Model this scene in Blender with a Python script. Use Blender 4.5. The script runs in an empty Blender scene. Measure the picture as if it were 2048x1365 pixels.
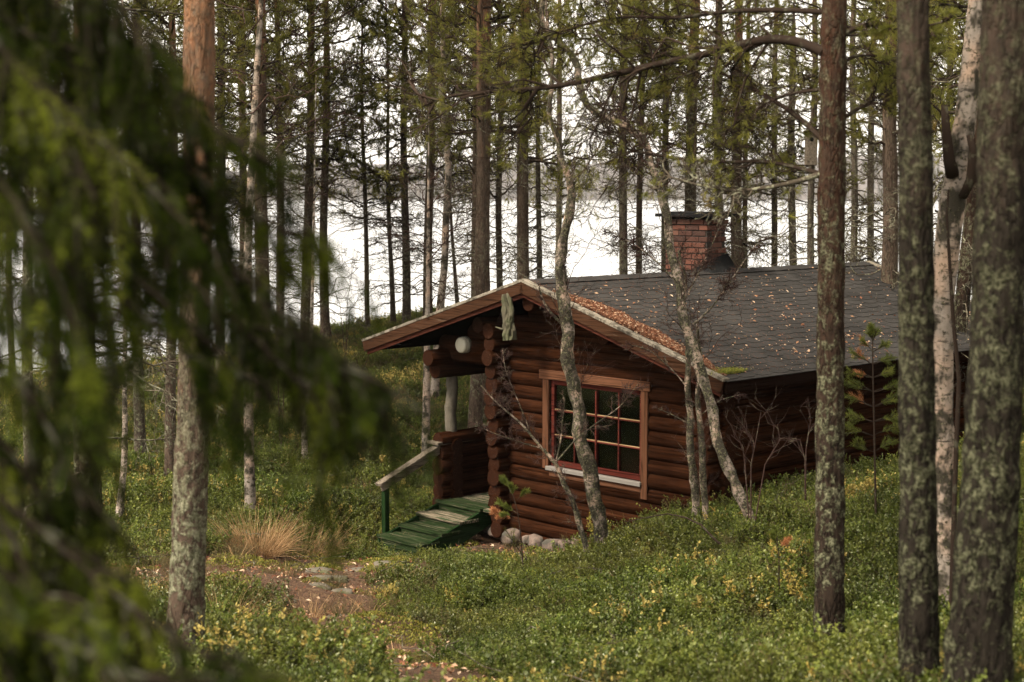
import bpy, math
import numpy as np
from mathutils import Vector, Matrix

SC = bpy.context.scene
COL = SC.collection
# ------------------------------------------------------------------ camera
F, YH, CX, CY, CZ = 3126.0, 386.0, 1024.0, 682.5, 7.0
PITCH = math.atan((CY - YH) / F)
cam_d = bpy.data.cameras.new("camera")
cam = bpy.data.objects.new("camera", cam_d)
COL.objects.link(cam)
cam.location = (0, 0, CZ)
cam.rotation_euler = (math.pi / 2 - PITCH, 0, 0)
cam_d.sensor_width = 36.0
cam_d.lens = 36.0 * F / 2048.0
cam_d.clip_start = 0.05
cam_d.clip_end = 12000
cam_d.dof.use_dof = True
cam_d.dof.focus_distance = 18.3
cam_d.dof.aperture_fstop = 2.6
SC.camera = cam
# ------------------------------------------------------------------ sky, sun, exposure
SUN_EL, SUN_AZ = math.radians(50), math.radians(-122)      # azimuth from +Y, clockwise
world = bpy.data.worlds.new("World")
SC.world = world
world.use_nodes = True
wn, wl = world.node_tree.nodes, world.node_tree.links
wn.clear()
wo = wn.new('ShaderNodeOutputWorld'); bg = wn.new('ShaderNodeBackground')
sky = wn.new('ShaderNodeTexSky'); sky.sky_type = 'NISHITA'; sky.sun_disc = False
sky.sun_elevation = SUN_EL; sky.sun_rotation = SUN_AZ
sky.air_density = 1.0; sky.dust_density = 4.0; sky.ozone_density = 1.0
# thin even cloud: the clear-sky blue is mostly washed out
hs = wn.new('ShaderNodeHueSaturation'); hs.inputs['Saturation'].default_value = 0.12
mx = wn.new('ShaderNodeMix'); mx.data_type = 'RGBA'; mx.inputs['Factor'].default_value = 0.5
mx.inputs['B'].default_value = (15.4, 14.1, 12.3, 1)
wl.new(sky.outputs[0], hs.inputs['Color']); wl.new(hs.outputs[0], mx.inputs['A'])
wl.new(mx.outputs['Result'], bg.inputs['Color']); bg.inputs['Strength'].default_value = 0.15
wl.new(bg.outputs[0], wo.inputs[0])
sun_d = bpy.data.lights.new("sun", 'SUN'); sun_d.energy = 4.9; sun_d.angle = math.radians(14)
sun_d.color = (1.0, 0.90, 0.74)
sun = bpy.data.objects.new("sun", sun_d); COL.objects.link(sun)
sd = Vector((math.sin(SUN_AZ) * math.cos(SUN_EL), math.cos(SUN_AZ) * math.cos(SUN_EL), math.sin(SUN_EL)))
sun.rotation_euler = sd.to_track_quat('Z', 'Y').to_euler()
sun.location = (-20, -10, 30)
SC.view_settings.view_transform = 'Standard'
SC.view_settings.look = 'None'
SC.view_settings.exposure = 0.92
SC.view_settings.gamma = 1.0
SC.cycles.max_bounces = 6
SC.cycles.diffuse_bounces = 1
SC.cycles.glossy_bounces = 3
SC.cycles.transmission_bounces = 4
SC.cycles.transparent_max_bounces = 8
SC.cycles.use_denoising = True
SC.cycles.caustics_reflective = False
SC.cycles.caustics_refractive = False
SC.render.use_persistent_data = False

rng = np.random.default_rng(7)
A = np.asarray
Zv = A([0.0, 0.0, 1.0])
# ------------------------------------------------------------------ helpers
def ray(px, py):
    c, s = math.cos(PITCH), math.sin(PITCH)
    r = A([px - CX, F * c + (CY - py) * s, -F * s + (CY - py) * c])
    return r / r[1]

def at(px, py, Y):
    """a point of the place, Y metres ahead of the camera's position"""
    return ray(px, py) * Y + A([0, 0, CZ])

def smoothstep(a, b, x):
    t = np.clip((x - a) / (b - a), 0, 1)
    return t * t * (3 - 2 * t)

_perm = np.random.default_rng(3).random((64, 64, 64))
def vnoise(p, scale=1.0):
    """value noise 0..1 of points (N,3)"""
    q = A(p, dtype=float) * scale + 1000.0
    i = np.floor(q).astype(int); f = q - i; f = f * f * (3 - 2 * f)
    r = 0
    for dx in (0, 1):
        for dy in (0, 1):
            for dz in (0, 1):
                w = (f[..., 0] if dx else 1 - f[..., 0]) * (f[..., 1] if dy else 1 - f[..., 1]) * (f[..., 2] if dz else 1 - f[..., 2])
                r = r + w * _perm[(i[..., 0] + dx) % 64, (i[..., 1] + dy) % 64, (i[..., 2] + dz) % 64]
    return r

class MB:
    def __init__(s):
        s.V = []; s.T = []; s.Q = []; s.tm = []; s.qm = []; s.ts = []; s.qs = []; s.R = []; s.n = 0
    def add(s, V, tris=None, quads=None, mat=0, rnd=0.5, smooth=False):
        V = A(V, dtype=np.float32).reshape(-1, 3)
        if tris is not None and len(tris):
            t = A(tris, dtype=np.int32).reshape(-1, 3) + s.n
            s.T.append(t); s.tm.append(np.full(len(t), mat, np.int32)); s.ts.append(np.full(len(t), smooth, bool))
        if quads is not None and len(quads):
            q = A(quads, dtype=np.int32).reshape(-1, 4) + s.n
            s.Q.append(q); s.qm.append(np.full(len(q), mat, np.int32)); s.qs.append(np.full(len(q), smooth, bool))
        s.V.append(V)
        r = np.empty(len(V), np.float32); r[:] = rnd
        s.R.append(r)
        s.n += len(V)
    def mesh(s, name, mats):
        me = bpy.data.meshes.new(name)
        V = np.concatenate(s.V)
        T = np.concatenate(s.T) if s.T else np.zeros((0, 3), np.int32)
        Q = np.concatenate(s.Q) if s.Q else np.zeros((0, 4), np.int32)
        me.vertices.add(len(V)); me.vertices.foreach_set('co', V.ravel())
        nl = T.size + Q.size
        me.loops.add(nl); me.loops.foreach_set('vertex_index', np.concatenate([T.ravel(), Q.ravel()]).astype(np.int32))
        np_ = len(T) + len(Q)
        me.polygons.add(np_)
        st = np.concatenate([np.arange(len(T)) * 3, T.size + np.arange(len(Q)) * 4]).astype(np.int32)
        me.polygons.foreach_set('loop_start', st)
        me.polygons.foreach_set('material_index', np.concatenate(s.tm + s.qm).astype(np.int32))
        me.polygons.foreach_set('use_smooth', np.concatenate(s.ts + s.qs))
        at_ = me.attributes.new('rnd', 'FLOAT', 'POINT'); at_.data.foreach_set('value', np.concatenate(s.R))
        me.update(calc_edges=True)
        for m in (mats if isinstance(mats, (list, tuple)) else [mats]): me.materials.append(m)
        return me
    def build(s, name, mats, parent=None, link=True):
        o = bpy.data.objects.new(name, s.mesh(name, mats))
        if link: COL.objects.link(o)
        if parent: o.parent = parent
        return o

def obj(name, me, parent=None, loc=(0, 0, 0), rot=(0, 0, 0), scl=(1, 1, 1)):
    o = bpy.data.objects.new(name, me); COL.objects.link(o)
    o.location = loc; o.rotation_euler = rot; o.scale = scl
    if parent: o.parent = parent
    return o

def thing(name, label, cat, loc=(0, 0, 0), rz=0, group=None):
    o = bpy.data.objects.new(name, None); COL.objects.link(o)
    o.empty_display_size = 0.3
    o.location = loc; o.rotation_euler = (0, 0, rz)
    o['label'] = label; o['category'] = cat
    if group: o['group'] = group
    return o

def tag(o, label=None, cat=None, group=None, kind=None):
    if label: o['label'] = label
    if cat: o['category'] = cat
    if group: o['group'] = group
    if kind: o['kind'] = kind
    return o

def box(mb, c, size, R=None, bev=0.006, mat=0, rnd=0.5):
    """box with chamfered edges"""
    h = A(size, dtype=float) / 2; b = min(bev, h.min() * 0.45)
    V = []; idx = {}
    for sx in (-1, 1):
        for sy in (-1, 1):
            for sz in (-1, 1):
                for ax in range(3):
                    v = A([sx, sy, sz]) * h
                    for k in range(3):
                        if k != ax: v[k] -= A([sx, sy, sz])[k] * b
                    idx[(sx, sy, sz, ax)] = len(V); V.append(v)
    Qs = []; Ts = []
    S = (-1, 1)
    for ax in range(3):
        o1, o2 = [k for k in range(3) if k != ax]
        for s0 in S:
            def k_(a, b_):
                d = [0, 0, 0]; d[ax] = s0; d[o1] = a; d[o2] = b_
                return idx[(d[0], d[1], d[2], ax)]
            Qs.append([k_(-1, -1), k_(1, -1), k_(1, 1), k_(-1, 1)])
    for ax in range(3):      # edges along ax
        o1, o2 = [k for k in range(3) if k != ax]
        for a in S:
            for b_ in S:
                def k_(t, fa):
                    d = [0, 0, 0]; d[ax] = t; d[o1] = a; d[o2] = b_
                    return idx[(d[0], d[1], d[2], fa)]
                Qs.append([k_(-1, o1), k_(1, o1), k_(1, o2), k_(-1, o2)])
    for sx in S:
        for sy in S:
            for sz in S: Ts.append([idx[(sx, sy, sz, a)] for a in range(3)])
    V = A(V)
    def fix(f):
        p = V[f]; n = np.cross(p[1] - p[0], p[2] - p[0])
        return f if np.dot(n, p.mean(0)) > 0 else f[::-1]
    Qs = [fix(q) for q in Qs]; Ts = [fix(t) for t in Ts]
    if R is not None: V = V @ A(R).T
    mb.add(V + A(c), tris=Ts, quads=Qs, mat=mat, rnd=rnd)

def rotz(a): c, s = math.cos(a), math.sin(a); return A([[c, -s, 0], [s, c, 0], [0, 0, 1]])
def roty(a): c, s = math.cos(a), math.sin(a); return A([[c, 0, s], [0, 1, 0], [-s, 0, c]])
def rotx(a): c, s = math.cos(a), math.sin(a); return A([[1, 0, 0], [0, c, -s], [0, s, c]])

def norm(v): return v / np.maximum(np.linalg.norm(v, axis=-1, keepdims=True), 1e-9)

def tubes(mb, P, R, sides=4, mat=0, rnd=0.5, cap=False, smooth=True, rough=0.0, rsc=3.0):
    """P (N,k,3) centre lines, R (N,k) radii"""
    P = A(P, dtype=float); R = A(R, dtype=float)
    if P.ndim == 2: P = P[None]; R = R[None]
    N, k, _ = P.shape
    T = norm(np.gradient(P, axis=1))
    mean = norm(P[:, -1] - P[:, 0])
    ref = np.where(np.abs(mean[:, 2:3]) > 0.9, A([[1.0, 0, 0]]), A([[0, 0, 1.0]]))[:, None, :]
    U = norm(np.cross(T, ref)); W = np.cross(T, U)
    a = np.arange(sides) * 2 * math.pi / sides
    ring = (np.cos(a)[None, None, :, None] * U[:, :, None, :] + np.sin(a)[None, None, :, None] * W[:, :, None, :])
    rr = R[:, :, None, None]
    V = P[:, :, None, :] + ring * rr
    if rough: V = V + ring * rr * (vnoise(V, rsc)[..., None] - 0.5) * 2 * rough
    base = (np.arange(N) * k * sides)[:, None, None]
    j = (np.arange(k - 1) * sides)[None, :, None]
    i = np.arange(sides)[None, None, :]; i2 = (i + 1) % sides
    q = np.stack([base + j + i, base + j + i2, base + j + sides + i2, base + j + sides + i], -1)
    r_ = np.broadcast_to(A(rnd, dtype=float).reshape(-1, 1) if np.ndim(rnd) else A([[rnd]]), (N, k * sides)).ravel()
    tr = None
    if cap:
        tr = []
        for n in range(N):
            for e, rev in ((0, False), (k - 1, True)):
                o = (n * k + e) * sides
                for m in range(1, sides - 1):
                    tr.append([o, o + m + 1, o + m] if not rev else [o, o + m, o + m + 1])
    mb.add(V.reshape(-1, 3), quads=q.reshape(-1, 4), tris=tr, mat=mat, rnd=r_, smooth=smooth)

def curve_pts(P, t):
    """points and tangents at t (n,) along P (n,k,3)"""
    n, k, _ = P.shape
    x = t * (k - 1); i = np.clip(np.floor(x).astype(int), 0, k - 2); f = (x - i)[:, None]
    r = np.arange(n)
    a, b = P[r, i], P[r, i + 1]
    return a * (1 - f) + b * f, norm(b - a)

def shoots(S, D, L, rg, k=5, grav=0.0, wig=0.1, curl=0.0):
    """curved shoots from S (N,3) along D with length L"""
    N = len(S); t = np.linspace(0, 1, k)[None, :, None]
    side = norm(rg.normal(size=(N, 3)))
    L = A(L)[:, None, None]
    P = S[:, None, :] + D[:, None, :] * L * t + Zv * (A(grav) if np.ndim(grav) == 0 else A(grav)[:, None, None]) * L * t ** 2
    P = P + side[:, None, :] * curl * L * t ** 2
    P[:, 1:] += rg.normal(size=(N, k - 1, 3)) * wig * L / k
    return P

def kids(P, n, rg, t0=0.2, t1=1.0, ang=(0.5, 1.1), lr=(0.3, 0.6), taper=0.6, flat=1.0, up=0.0, **kw):
    N, k, _ = P.shape
    idx = np.repeat(np.arange(N), n)
    t = rg.uniform(t0, t1, len(idx))
    S, T = curve_pts(P[idx], t)
    pl = np.linalg.norm(P[:, -1] - P[:, 0], axis=1)[idx]
    rd = rg.normal(size=(len(idx), 3)); rd[:, 2] *= flat
    rd = norm(rd - T * np.sum(rd * T, 1, keepdims=True))
    a = rg.uniform(*ang, len(idx))[:, None]
    D = norm(T * np.cos(a) + rd * np.sin(a) + Zv * up)
    L = pl * rg.uniform(*lr, len(idx)) * (1 - taper * t)
    return shoots(S, D, L, rg, **kw), t

def radii(P, r0, r1): return np.linspace(0, 1, P.shape[1])[None, :] * (A(r1) - A(r0)).reshape(-1, 1) + A(r0).reshape(-1, 1) * np.ones((len(P), 1)) if np.ndim(r0) else np.broadcast_to(np.linspace(r0, r1, P.shape[1]), P.shape[:2])

def needles(mb, P, n, rg, ln=(0.04, 0.07), w=0.006, t0=0.3, t1=1.0, ang=(0.4, 1.1), mat=1, up=0.0, rnd=None):
    """n needle blades on each shoot of P"""
    idx = np.repeat(np.arange(len(P)), n)
    t = rg.uniform(t0, t1, len(idx))
    S, T = curve_pts(P[idx], t)
    rd = rg.normal(size=S.shape); rd = norm(rd - T * np.sum(rd * T, 1, keepdims=True))
    a = rg.uniform(*ang, len(idx))[:, None]
    D = norm(T * np.cos(a) + rd * np.sin(a) + Zv * up)
    L = rg.uniform(*ln, len(idx))[:, None]
    wd = norm(np.cross(D, rg.normal(size=S.shape))) * w / 2
    V = np.stack([S - wd, S + wd, S + D * L + wd * .35, S + D * L - wd * .35], 1)
    q = np.arange(len(idx) * 4).reshape(-1, 4)
    if rnd is None: r = rg.random(len(P))[idx] * .6 + rg.random(len(idx)) * .4
    else: r = rnd[idx]
    mb.add(V.reshape(-1, 3), quads=q, mat=mat, rnd=np.repeat(r, 4))

# ------------------------------------------------------------------ materials
def nodes(name):
    m = bpy.data.materials.new(name); m.use_nodes = True
    nt = m.node_tree; nt.nodes.clear()
    out = nt.nodes.new('ShaderNodeOutputMaterial')
    return m, nt, out
class NT:
    """small shorthand over a node tree"""
    def __init__(s, name):
        s.m, s.nt, s.out = nodes(name); s.N = s.nt.nodes; s.L = s.nt.links
    def coord(s, kind='Object', scale=(1, 1, 1)):
        t = s.N.new('ShaderNodeTexCoord'); mp = s.N.new('ShaderNodeMapping')
        mp.inputs['Scale'].default_value = scale
        s.L.new(t.outputs[kind], mp.inputs[0]); return mp.outputs[0]
    def pos(s, scale=(1, 1, 1)):
        t = s.N.new('ShaderNodeNewGeometry'); mp = s.N.new('ShaderNodeMapping')
        mp.inputs['Scale'].default_value = scale
        s.L.new(t.outputs['Position'], mp.inputs[0]); return mp.outputs[0]
    def noise(s, vec, scale=5, detail=4, rough=0.6, dist=0.0):
        n = s.N.new('ShaderNodeTexNoise'); n.inputs['Scale'].default_value = scale
        n.inputs['Detail'].default_value = detail; n.inputs['Roughness'].default_value = rough
        n.inputs['Distortion'].default_value = dist
        s.L.new(vec, n.inputs['Vector']); return n.outputs['Fac']
    def vor(s, vec, scale=5, feature='F1', out='Distance', rnd=1.0):
        n = s.N.new('ShaderNodeTexVoronoi'); n.feature = feature; n.inputs['Scale'].default_value = scale
        n.inputs['Randomness'].default_value = rnd
        s.L.new(vec, n.inputs['Vector']); return n.outputs[out]
    def ramp(s, fac, stops, interp='LINEAR'):
        r = s.N.new('ShaderNodeValToRGB'); e = r.color_ramp.elements; r.color_ramp.interpolation = interp
        while len(e) > 1: e.remove(e[0])
        e[0].position = stops[0][0]; c = stops[0][1]; e[0].color = (*c, 1) if not np.isscalar(c) else (c, c, c, 1)
        for p, c in stops[1:]:
            k = e.new(p); k.color = (*c, 1) if not np.isscalar(c) else (c, c, c, 1)
        s.L.new(fac, r.inputs[0]); return r.outputs[0]
    def mix(s, fac, a, b, mode='MIX'):
        n = s.N.new('ShaderNodeMix'); n.data_type = 'RGBA'; n.blend_type = mode
        for inp, v in (('Factor', fac), ('A', a), ('B', b)):
            i = n.inputs[inp] if inp == 'Factor' else [x for x in n.inputs if x.name == inp and x.type == 'RGBA'][0]
            if isinstance(v, bpy.types.NodeSocket): s.L.new(v, i)
            elif inp == 'Factor': i.default_value = v
            else: i.default_value = (*v, 1)
        return [x for x in n.outputs if x.type == 'RGBA'][0]
    def math(s, op, a, b=0.0, clamp=False):
        n = s.N.new('ShaderNodeMath'); n.operation = op; n.use_clamp = clamp
        for i, v in ((0, a), (1, b)):
            if isinstance(v, bpy.types.NodeSocket): s.L.new(v, n.inputs[i])
            else: n.inputs[i].default_value = v
        return n.outputs[0]
    def attr(s, name='rnd'):
        n = s.N.new('ShaderNodeAttribute'); n.attribute_name = name; return n.outputs['Fac']
    def objrnd(s):
        return s.N.new('ShaderNodeObjectInfo').outputs['Random']
    def sep(s, vec, i):
        n = s.N.new('ShaderNodeSeparateXYZ'); s.L.new(vec, n.inputs[0]); return n.outputs[i]
    def normz(s):
        n = s.N.new('ShaderNodeNewGeometry'); return s.sep(n.outputs['Normal'], 2)
    def bump(s, h, strength=0.5, dist=0.01):
        b = s.N.new('ShaderNodeBump'); b.inputs['Strength'].default_value = strength; b.inputs['Distance'].default_value = dist
        s.L.new(h, b.inputs['Height']); return b.outputs[0]
    def principled(s, color, rough=0.8, bump=None, spec=0.3, metal=0.0):
        p = s.N.new('ShaderNodeBsdfPrincipled')
        if isinstance(color, bpy.types.NodeSocket): s.L.new(color, p.inputs['Base Color'])
        else: p.inputs['Base Color'].default_value = (*color, 1)
        if isinstance(rough, bpy.types.NodeSocket): s.L.new(rough, p.inputs['Roughness'])
        else: p.inputs['Roughness'].default_value = rough
        p.inputs['Specular IOR Level'].default_value = spec; p.inputs['Metallic'].default_value = metal
        if bump is not None: s.L.new(bump, p.inputs['Normal'])
        s.L.new(p.outputs[0], s.out.inputs[0]); return s.m
    def leafy(s, color, trans=0.35, rough=0.5, spec=0.25):
        d = s.N.new('ShaderNodeBsdfDiffuse'); t = s.N.new('ShaderNodeBsdfTranslucent'); g = s.N.new('ShaderNodeBsdfGlossy')
        g.inputs['Roughness'].default_value = rough; g.inputs[0].default_value = (.8, .8, .6, 1)
        for n in (d, t): s.L.new(color, n.inputs['Color'])
        m1 = s.N.new('ShaderNodeMixShader'); m1.inputs[0].default_value = trans
        s.L.new(d.outputs[0], m1.inputs[1]); s.L.new(t.outputs[0], m1.inputs[2])
        m2 = s.N.new('ShaderNodeMixShader'); m2.inputs[0].default_value = spec * 0.05
        s.L.new(m1.outputs[0], m2.inputs[1]); s.L.new(g.outputs[0], m2.inputs[2])
        s.L.new(m2.outputs[0], s.out.inputs[0]); return s.m

def foliage(name, c0, c1, c2, trans=0.35, spec=0.2, orn=0.0, oc=(0.25, 0.1, 0.03)):
    n = NT(name)
    col = n.ramp(n.attr(), [(0.0, c0), (0.5, c1), (1.0, c2)])
    if orn:
        big = n.noise(n.coord('Object'), 2.2, 2)
        f = n.ramp(big, [(0.60, 0.0), (0.68, orn)])
        col = n.mix(f, col, oc)
    k = n.ramp(n.objrnd(), [(0.0, 0.75), (1.0, 1.25)])
    col = n.mix(1.0, col, k, 'MULTIPLY')
    return n.leafy(col, trans, spec=spec)

def bark_pine(name, plates=(0.10, 0.070, 0.050), deep=(0.025, 0.018, 0.014), orange=(0.22, 0.088, 0.040), z0=9.0, z1=13.0, lichen=0.5, lz=(3.0, 7.0), moss=(0.095, 0.095, 0.055), pale=(0.20, 0.19, 0.13)):
    """grey fissured plates low down, flaky orange higher up, pale lichen patches"""
    n = NT(name)
    v0 = n.coord('Object', (1, 1, 0.30))
    wv = n.N.new('ShaderNodeTexNoise'); wv.inputs['Scale'].default_value = 14; wv.inputs['Detail'].default_value = 4; n.L.new(v0, wv.inputs['Vector'])
    va = n.N.new('ShaderNodeVectorMath'); va.operation = 'MULTIPLY_ADD'; va.inputs[1].default_value = (.09, .09, .09)
    n.L.new(wv.outputs['Color'], va.inputs[0]); n.L.new(v0, va.inputs[2]); v = va.outputs[0]
    cr = n.vor(v, 34, 'DISTANCE_TO_EDGE')
    w = n.noise(v0, 48, 6, 0.75)
    crack = n.ramp(cr, [(0.0, 0.25), (0.10, 0.75), (0.3, 1.0)])
    crack = n.math('MAXIMUM', crack, n.ramp(n.noise(v0, 12, 3), [(0.42, 0.0), (0.58, 0.9)]))
    base = n.mix(w, deep, plates)
    base = n.mix(n.ramp(w, [(0.35, 0.0), (0.75, 1.0)]), base, plates)
    col = n.mix(crack, deep, base)
    P = n.pos()
    z = n.sep(P, 2)
    nz = n.noise(n.coord('Object', (3, 3, 1.2)), 1.6, 4)
    zz = n.math('ADD', z, n.math('MULTIPLY', n.math('SUBTRACT', nz, 0.5), 5.0))
    up = n.ramp(n.math('DIVIDE', n.math('SUBTRACT', zz, z0), z1 - z0, True), [(0.0, 0.0), (1.0, 1.0)])
    fl = n.noise(n.coord('Object', (1, 1, 0.6)), 22, 5, 0.7)
    oc = n.mix(n.ramp(fl, [(0.35, 0.0), (0.6, 1.0)]), plates, orange)
    col = n.mix(up, col, oc)
    # lichen
    l1 = n.noise(n.coord('Object', (1, 1, 0.75)), 24, 5, 0.7, 0.5)
    l2 = n.noise(n.coord('Object'), 3.0, 2)
    lf = n.ramp(n.math('ADD', n.math('MULTIPLY', l1, 0.75), n.math('MULTIPLY', l2, 0.35)), [(0.60 - 0.09 * lichen, 0.0), (0.68 - 0.09 * lichen, 1.0)])
    fade = n.ramp(n.math('DIVIDE', n.math('SUBTRACT', z, lz[0]), lz[1] - lz[0], True), [(0.0, 1.0), (1.0, 0.12)])
    lf = n.math('MULTIPLY', lf, fade)
    lc = n.mix(n.ramp(n.noise(n.coord('Object'), 60, 3), [(0.38, 0.0), (0.6, 1.0)]), moss, pale)
    col = n.mix(lf, col, lc)
    h = n.math('ADD', n.math('MULTIPLY', crack, 0.7), n.math('ADD', n.math('MULTIPLY', w, 0.5), n.math('MULTIPLY', lf, 0.3)))
    return n.principled(col, 0.92, n.bump(h, 1.0, 0.022), 0.02)

def bark_birch(name, white=(0.62, 0.56, 0.50), lichen=0.35, dark=0.5):
    n = NT(name)
    v = n.coord('Object', (1, 1, 5.0))
    d1 = n.noise(v, 9, 3, 0.6)
    dash = n.ramp(d1, [(0.60, 0.0), (0.66, 1.0)])
    blot = n.ramp(n.noise(n.coord('Object', (1, 1, 0.8)), 6.5, 3), [(0.60 - 0.12 * dark, 0.0), (0.70 - 0.12 * dark, 1.0)])
    w = n.noise(n.coord('Object', (1, 1, 3)), 25, 4)
    col = n.mix(w, tuple(x * 0.72 for x in white), white)
    col = n.mix(n.ramp(n.noise(n.coord('Object'), 3, 2), [(0.45, 0.0), (0.65, 0.5)]), col, (0.42, 0.27, 0.18))
    col = n.mix(n.math('MULTIPLY', dash, 0.85), col, (0.03, 0.025, 0.02))
    col = n.mix(blot, col, (0.035, 0.03, 0.022))
    lf = n.ramp(n.noise(n.coord('Object'), 30, 4, 0.7, 0.5), [(0.60 - 0.16 * lichen, 0.0), (0.68 - 0.16 * lichen, 1.0)])
    col = n.mix(n.math('MULTIPLY', lf, 0.95), col, n.mix(n.ramp(n.noise(n.coord('Object'), 55, 3, 0.7), [(0.42, 0.0), (0.58, 1.0)]), (0.010, 0.010, 0.006), (0.12, 0.11, 0.065)))
    h = n.math('ADD', n.math('MULTIPLY', lf, 0.8), n.math('MULTIPLY', w, 0.4))
    return n.principled(col, 0.8, n.bump(h, 0.8, 0.012), 0.04)

def twig_mat(name, c0, c1, lich=(0.24, 0.25, 0.18), lf=0.4):
    n = NT(name)
    f = n.noise(n.pos(), 14, 3, 0.7)
    col = n.mix(n.attr(), c0, c1)
    col = n.mix(n.ramp(f, [(0.58 - 0.12 * lf, 0.0), (0.66 - 0.1 * lf, lf * 1.6 if lf < 0.6 else 1.0)]), col, lich)
    return n.principled(col, 0.9, None, 0.0)

def wood(name, c0, c1, worn, axis=0, wear=0.3, rough=0.75, grain=1.0, spec=0.0, bumpd=0.004):
    """painted or bare timber: streaks along one local axis"""
    n = NT(name)
    s = [14.0, 14.0, 14.0]; s[axis] = 0.9
    v = n.coord('Object', tuple(s))
    g = n.noise(v, 2.2, 6, 0.65, 0.6)
    col = n.mix(n.ramp(g, [(0.3, 0.0), (0.7, 1.0)]), c0, c1)
    s2 = [9.0, 9.0, 9.0]; s2[axis] = 0.55
    g2 = n.noise(n.coord('Object', tuple(s2)), 3.4, 7, 0.78, 0.3)
    wf = n.ramp(g2, [(0.66 - 0.14 * wear, 0.0), (0.76 - 0.1 * wear, 1.0)])
    col = n.mix(n.math('MULTIPLY', wf, min(1.0, 0.35 + wear)), col, worn)
    big = n.ramp(n.noise(n.coord('Object'), 1.3, 3), [(0.3, 0.72), (0.7, 1.2)])
    col = n.mix(1.0, col, big, 'MULTIPLY')
    s3 = [26.0, 26.0, 26.0]; s3[axis] = 0.45
    g3 = n.noise(n.coord('Object', tuple(s3)), 1.0, 3, 0.5, 0.4)
    ck = n.ramp(n.math('ABSOLUTE', n.math('SUBTRACT', g3, 0.5)), [(0.0, 0.35), (0.012, 0.45), (0.03, 1.0)])
    kn = n.ramp(n.vor(n.coord('Object', tuple([2.2 if i == axis else 4.0 for i in range(3)])), 1.0), [(0.05, 0.45), (0.09, 1.0)])
    col = n.mix(1.0, col, n.mix(1.0, ck, kn, 'MULTIPLY'), 'MULTIPLY')
    h = n.math('ADD', n.math('ADD', n.math('MULTIPLY', g, 0.6), n.math('MULTIPLY', g2, 0.6)), n.math('MULTIPLY', ck, 0.8))
    return n.principled(col, rough, n.bump(h, 0.8 * grain, bumpd), spec)

M = {}
M['log_x'] = wood('red_log_x', (0.008, 0.0030, 0.0015), (0.031, 0.0115, 0.0053), (0.10, 0.056, 0.034), 0, 0.12, 0.7, bumpd=0.006)
M['log_y'] = wood('red_log_y', (0.008, 0.0030, 0.0015), (0.031, 0.0115, 0.0053), (0.10, 0.056, 0.034), 1, 0.12, 0.7, bumpd=0.006)
def endgrain(name):
    n = NT(name)
    g = n.noise(n.coord('Object'), 26, 5, 0.7)
    col = n.mix(g, (0.007, 0.003, 0.002), (0.028, 0.011, 0.006))
    col = n.mix(n.ramp(n.noise(n.coord('Object'), 60, 3), [(0.62, 0.0), (0.7, 0.5)]), col, (0.13, 0.075, 0.045))
    return n.principled(col, 0.85, n.bump(g, 0.5, 0.004), 0.0)
M['end'] = endgrain('log_end')
M['trim_x'] = wood('trim_wood_x', (0.055, 0.024, 0.013), (0.095, 0.043, 0.024), (0.14, 0.085, 0.055), 0, 0.3, 0.65)
M['trim_z'] = wood('trim_wood_z', (0.055, 0.024, 0.013), (0.095, 0.043, 0.024), (0.14, 0.085, 0.055), 2, 0.3, 0.65)
M['inner_wood'] = wood('inner_window_wood', (0.42, 0.30, 0.17), (0.58, 0.43, 0.26), (0.5, 0.38, 0.25), 2, 0.1, 0.5)
M['sash'] = wood('red_sash', (0.048, 0.011, 0.008), (0.074, 0.018, 0.013), (0.12, 0.06, 0.04), 0, 0.15, 0.5)
M['pale_wood'] = wood('pale_window_wood', (0.20, 0.13, 0.066), (0.27, 0.185, 0.10), (0.24, 0.17, 0.11), 0, 0.1, 0.5)
M['barge'] = wood('barge_board', (0.026, 0.0125, 0.007), (0.048, 0.023, 0.013), (0.10, 0.072, 0.05), 0, 0.45, 0.8)
M['barge_red'] = wood('barge_red', (0.042, 0.014, 0.009), (0.075, 0.025, 0.016), (0.12, 0.07, 0.05), 0, 0.2, 0.8)
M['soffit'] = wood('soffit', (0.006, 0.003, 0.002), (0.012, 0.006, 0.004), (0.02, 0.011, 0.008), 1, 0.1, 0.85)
M['green_x'] = wood('green_paint_x', (0.011, 0.019, 0.007), (0.022, 0.034, 0.014), (0.09, 0.075, 0.05), 0, 1.0, 0.6)
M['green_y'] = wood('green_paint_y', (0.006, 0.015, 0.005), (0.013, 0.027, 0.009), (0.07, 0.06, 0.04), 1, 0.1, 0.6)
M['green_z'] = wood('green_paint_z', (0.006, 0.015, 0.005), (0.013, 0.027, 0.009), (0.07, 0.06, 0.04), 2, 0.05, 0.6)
M['green_worn'] = wood('green_paint_worn', (0.018, 0.030, 0.013), (0.035, 0.045, 0.023), (0.24, 0.185, 0.135), 0, 1.5, 0.75)
M['grey_wood'] = wood('grey_wood', (0.07, 0.055, 0.040), (0.14, 0.115, 0.088), (0.20, 0.175, 0.14), 1, 0.5, 0.85)
def rough_mat(name, c0, c1, c2, sc=40, bd=0.01, rough=0.9, th=(0.45, 0.6)):
    n = NT(name)
    a = n.noise(n.coord('Object'), sc, 5, 0.7); b = n.noise(n.coord('Object'), sc * 0.22, 3)
    col = n.mix(a, c0, c1); col = n.mix(n.ramp(b, [(th[0], 0.0), (th[1], 1.0)]), col, c2); col = n.mix(1.0, col, n.ramp(n.noise(n.coord('Object'), 1.7, 4), [(.35, .72), (.65, 1.22)]), 'MULTIPLY')
    return n.principled(col, rough, n.bump(a, 0.9, bd), 0.04)
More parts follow.
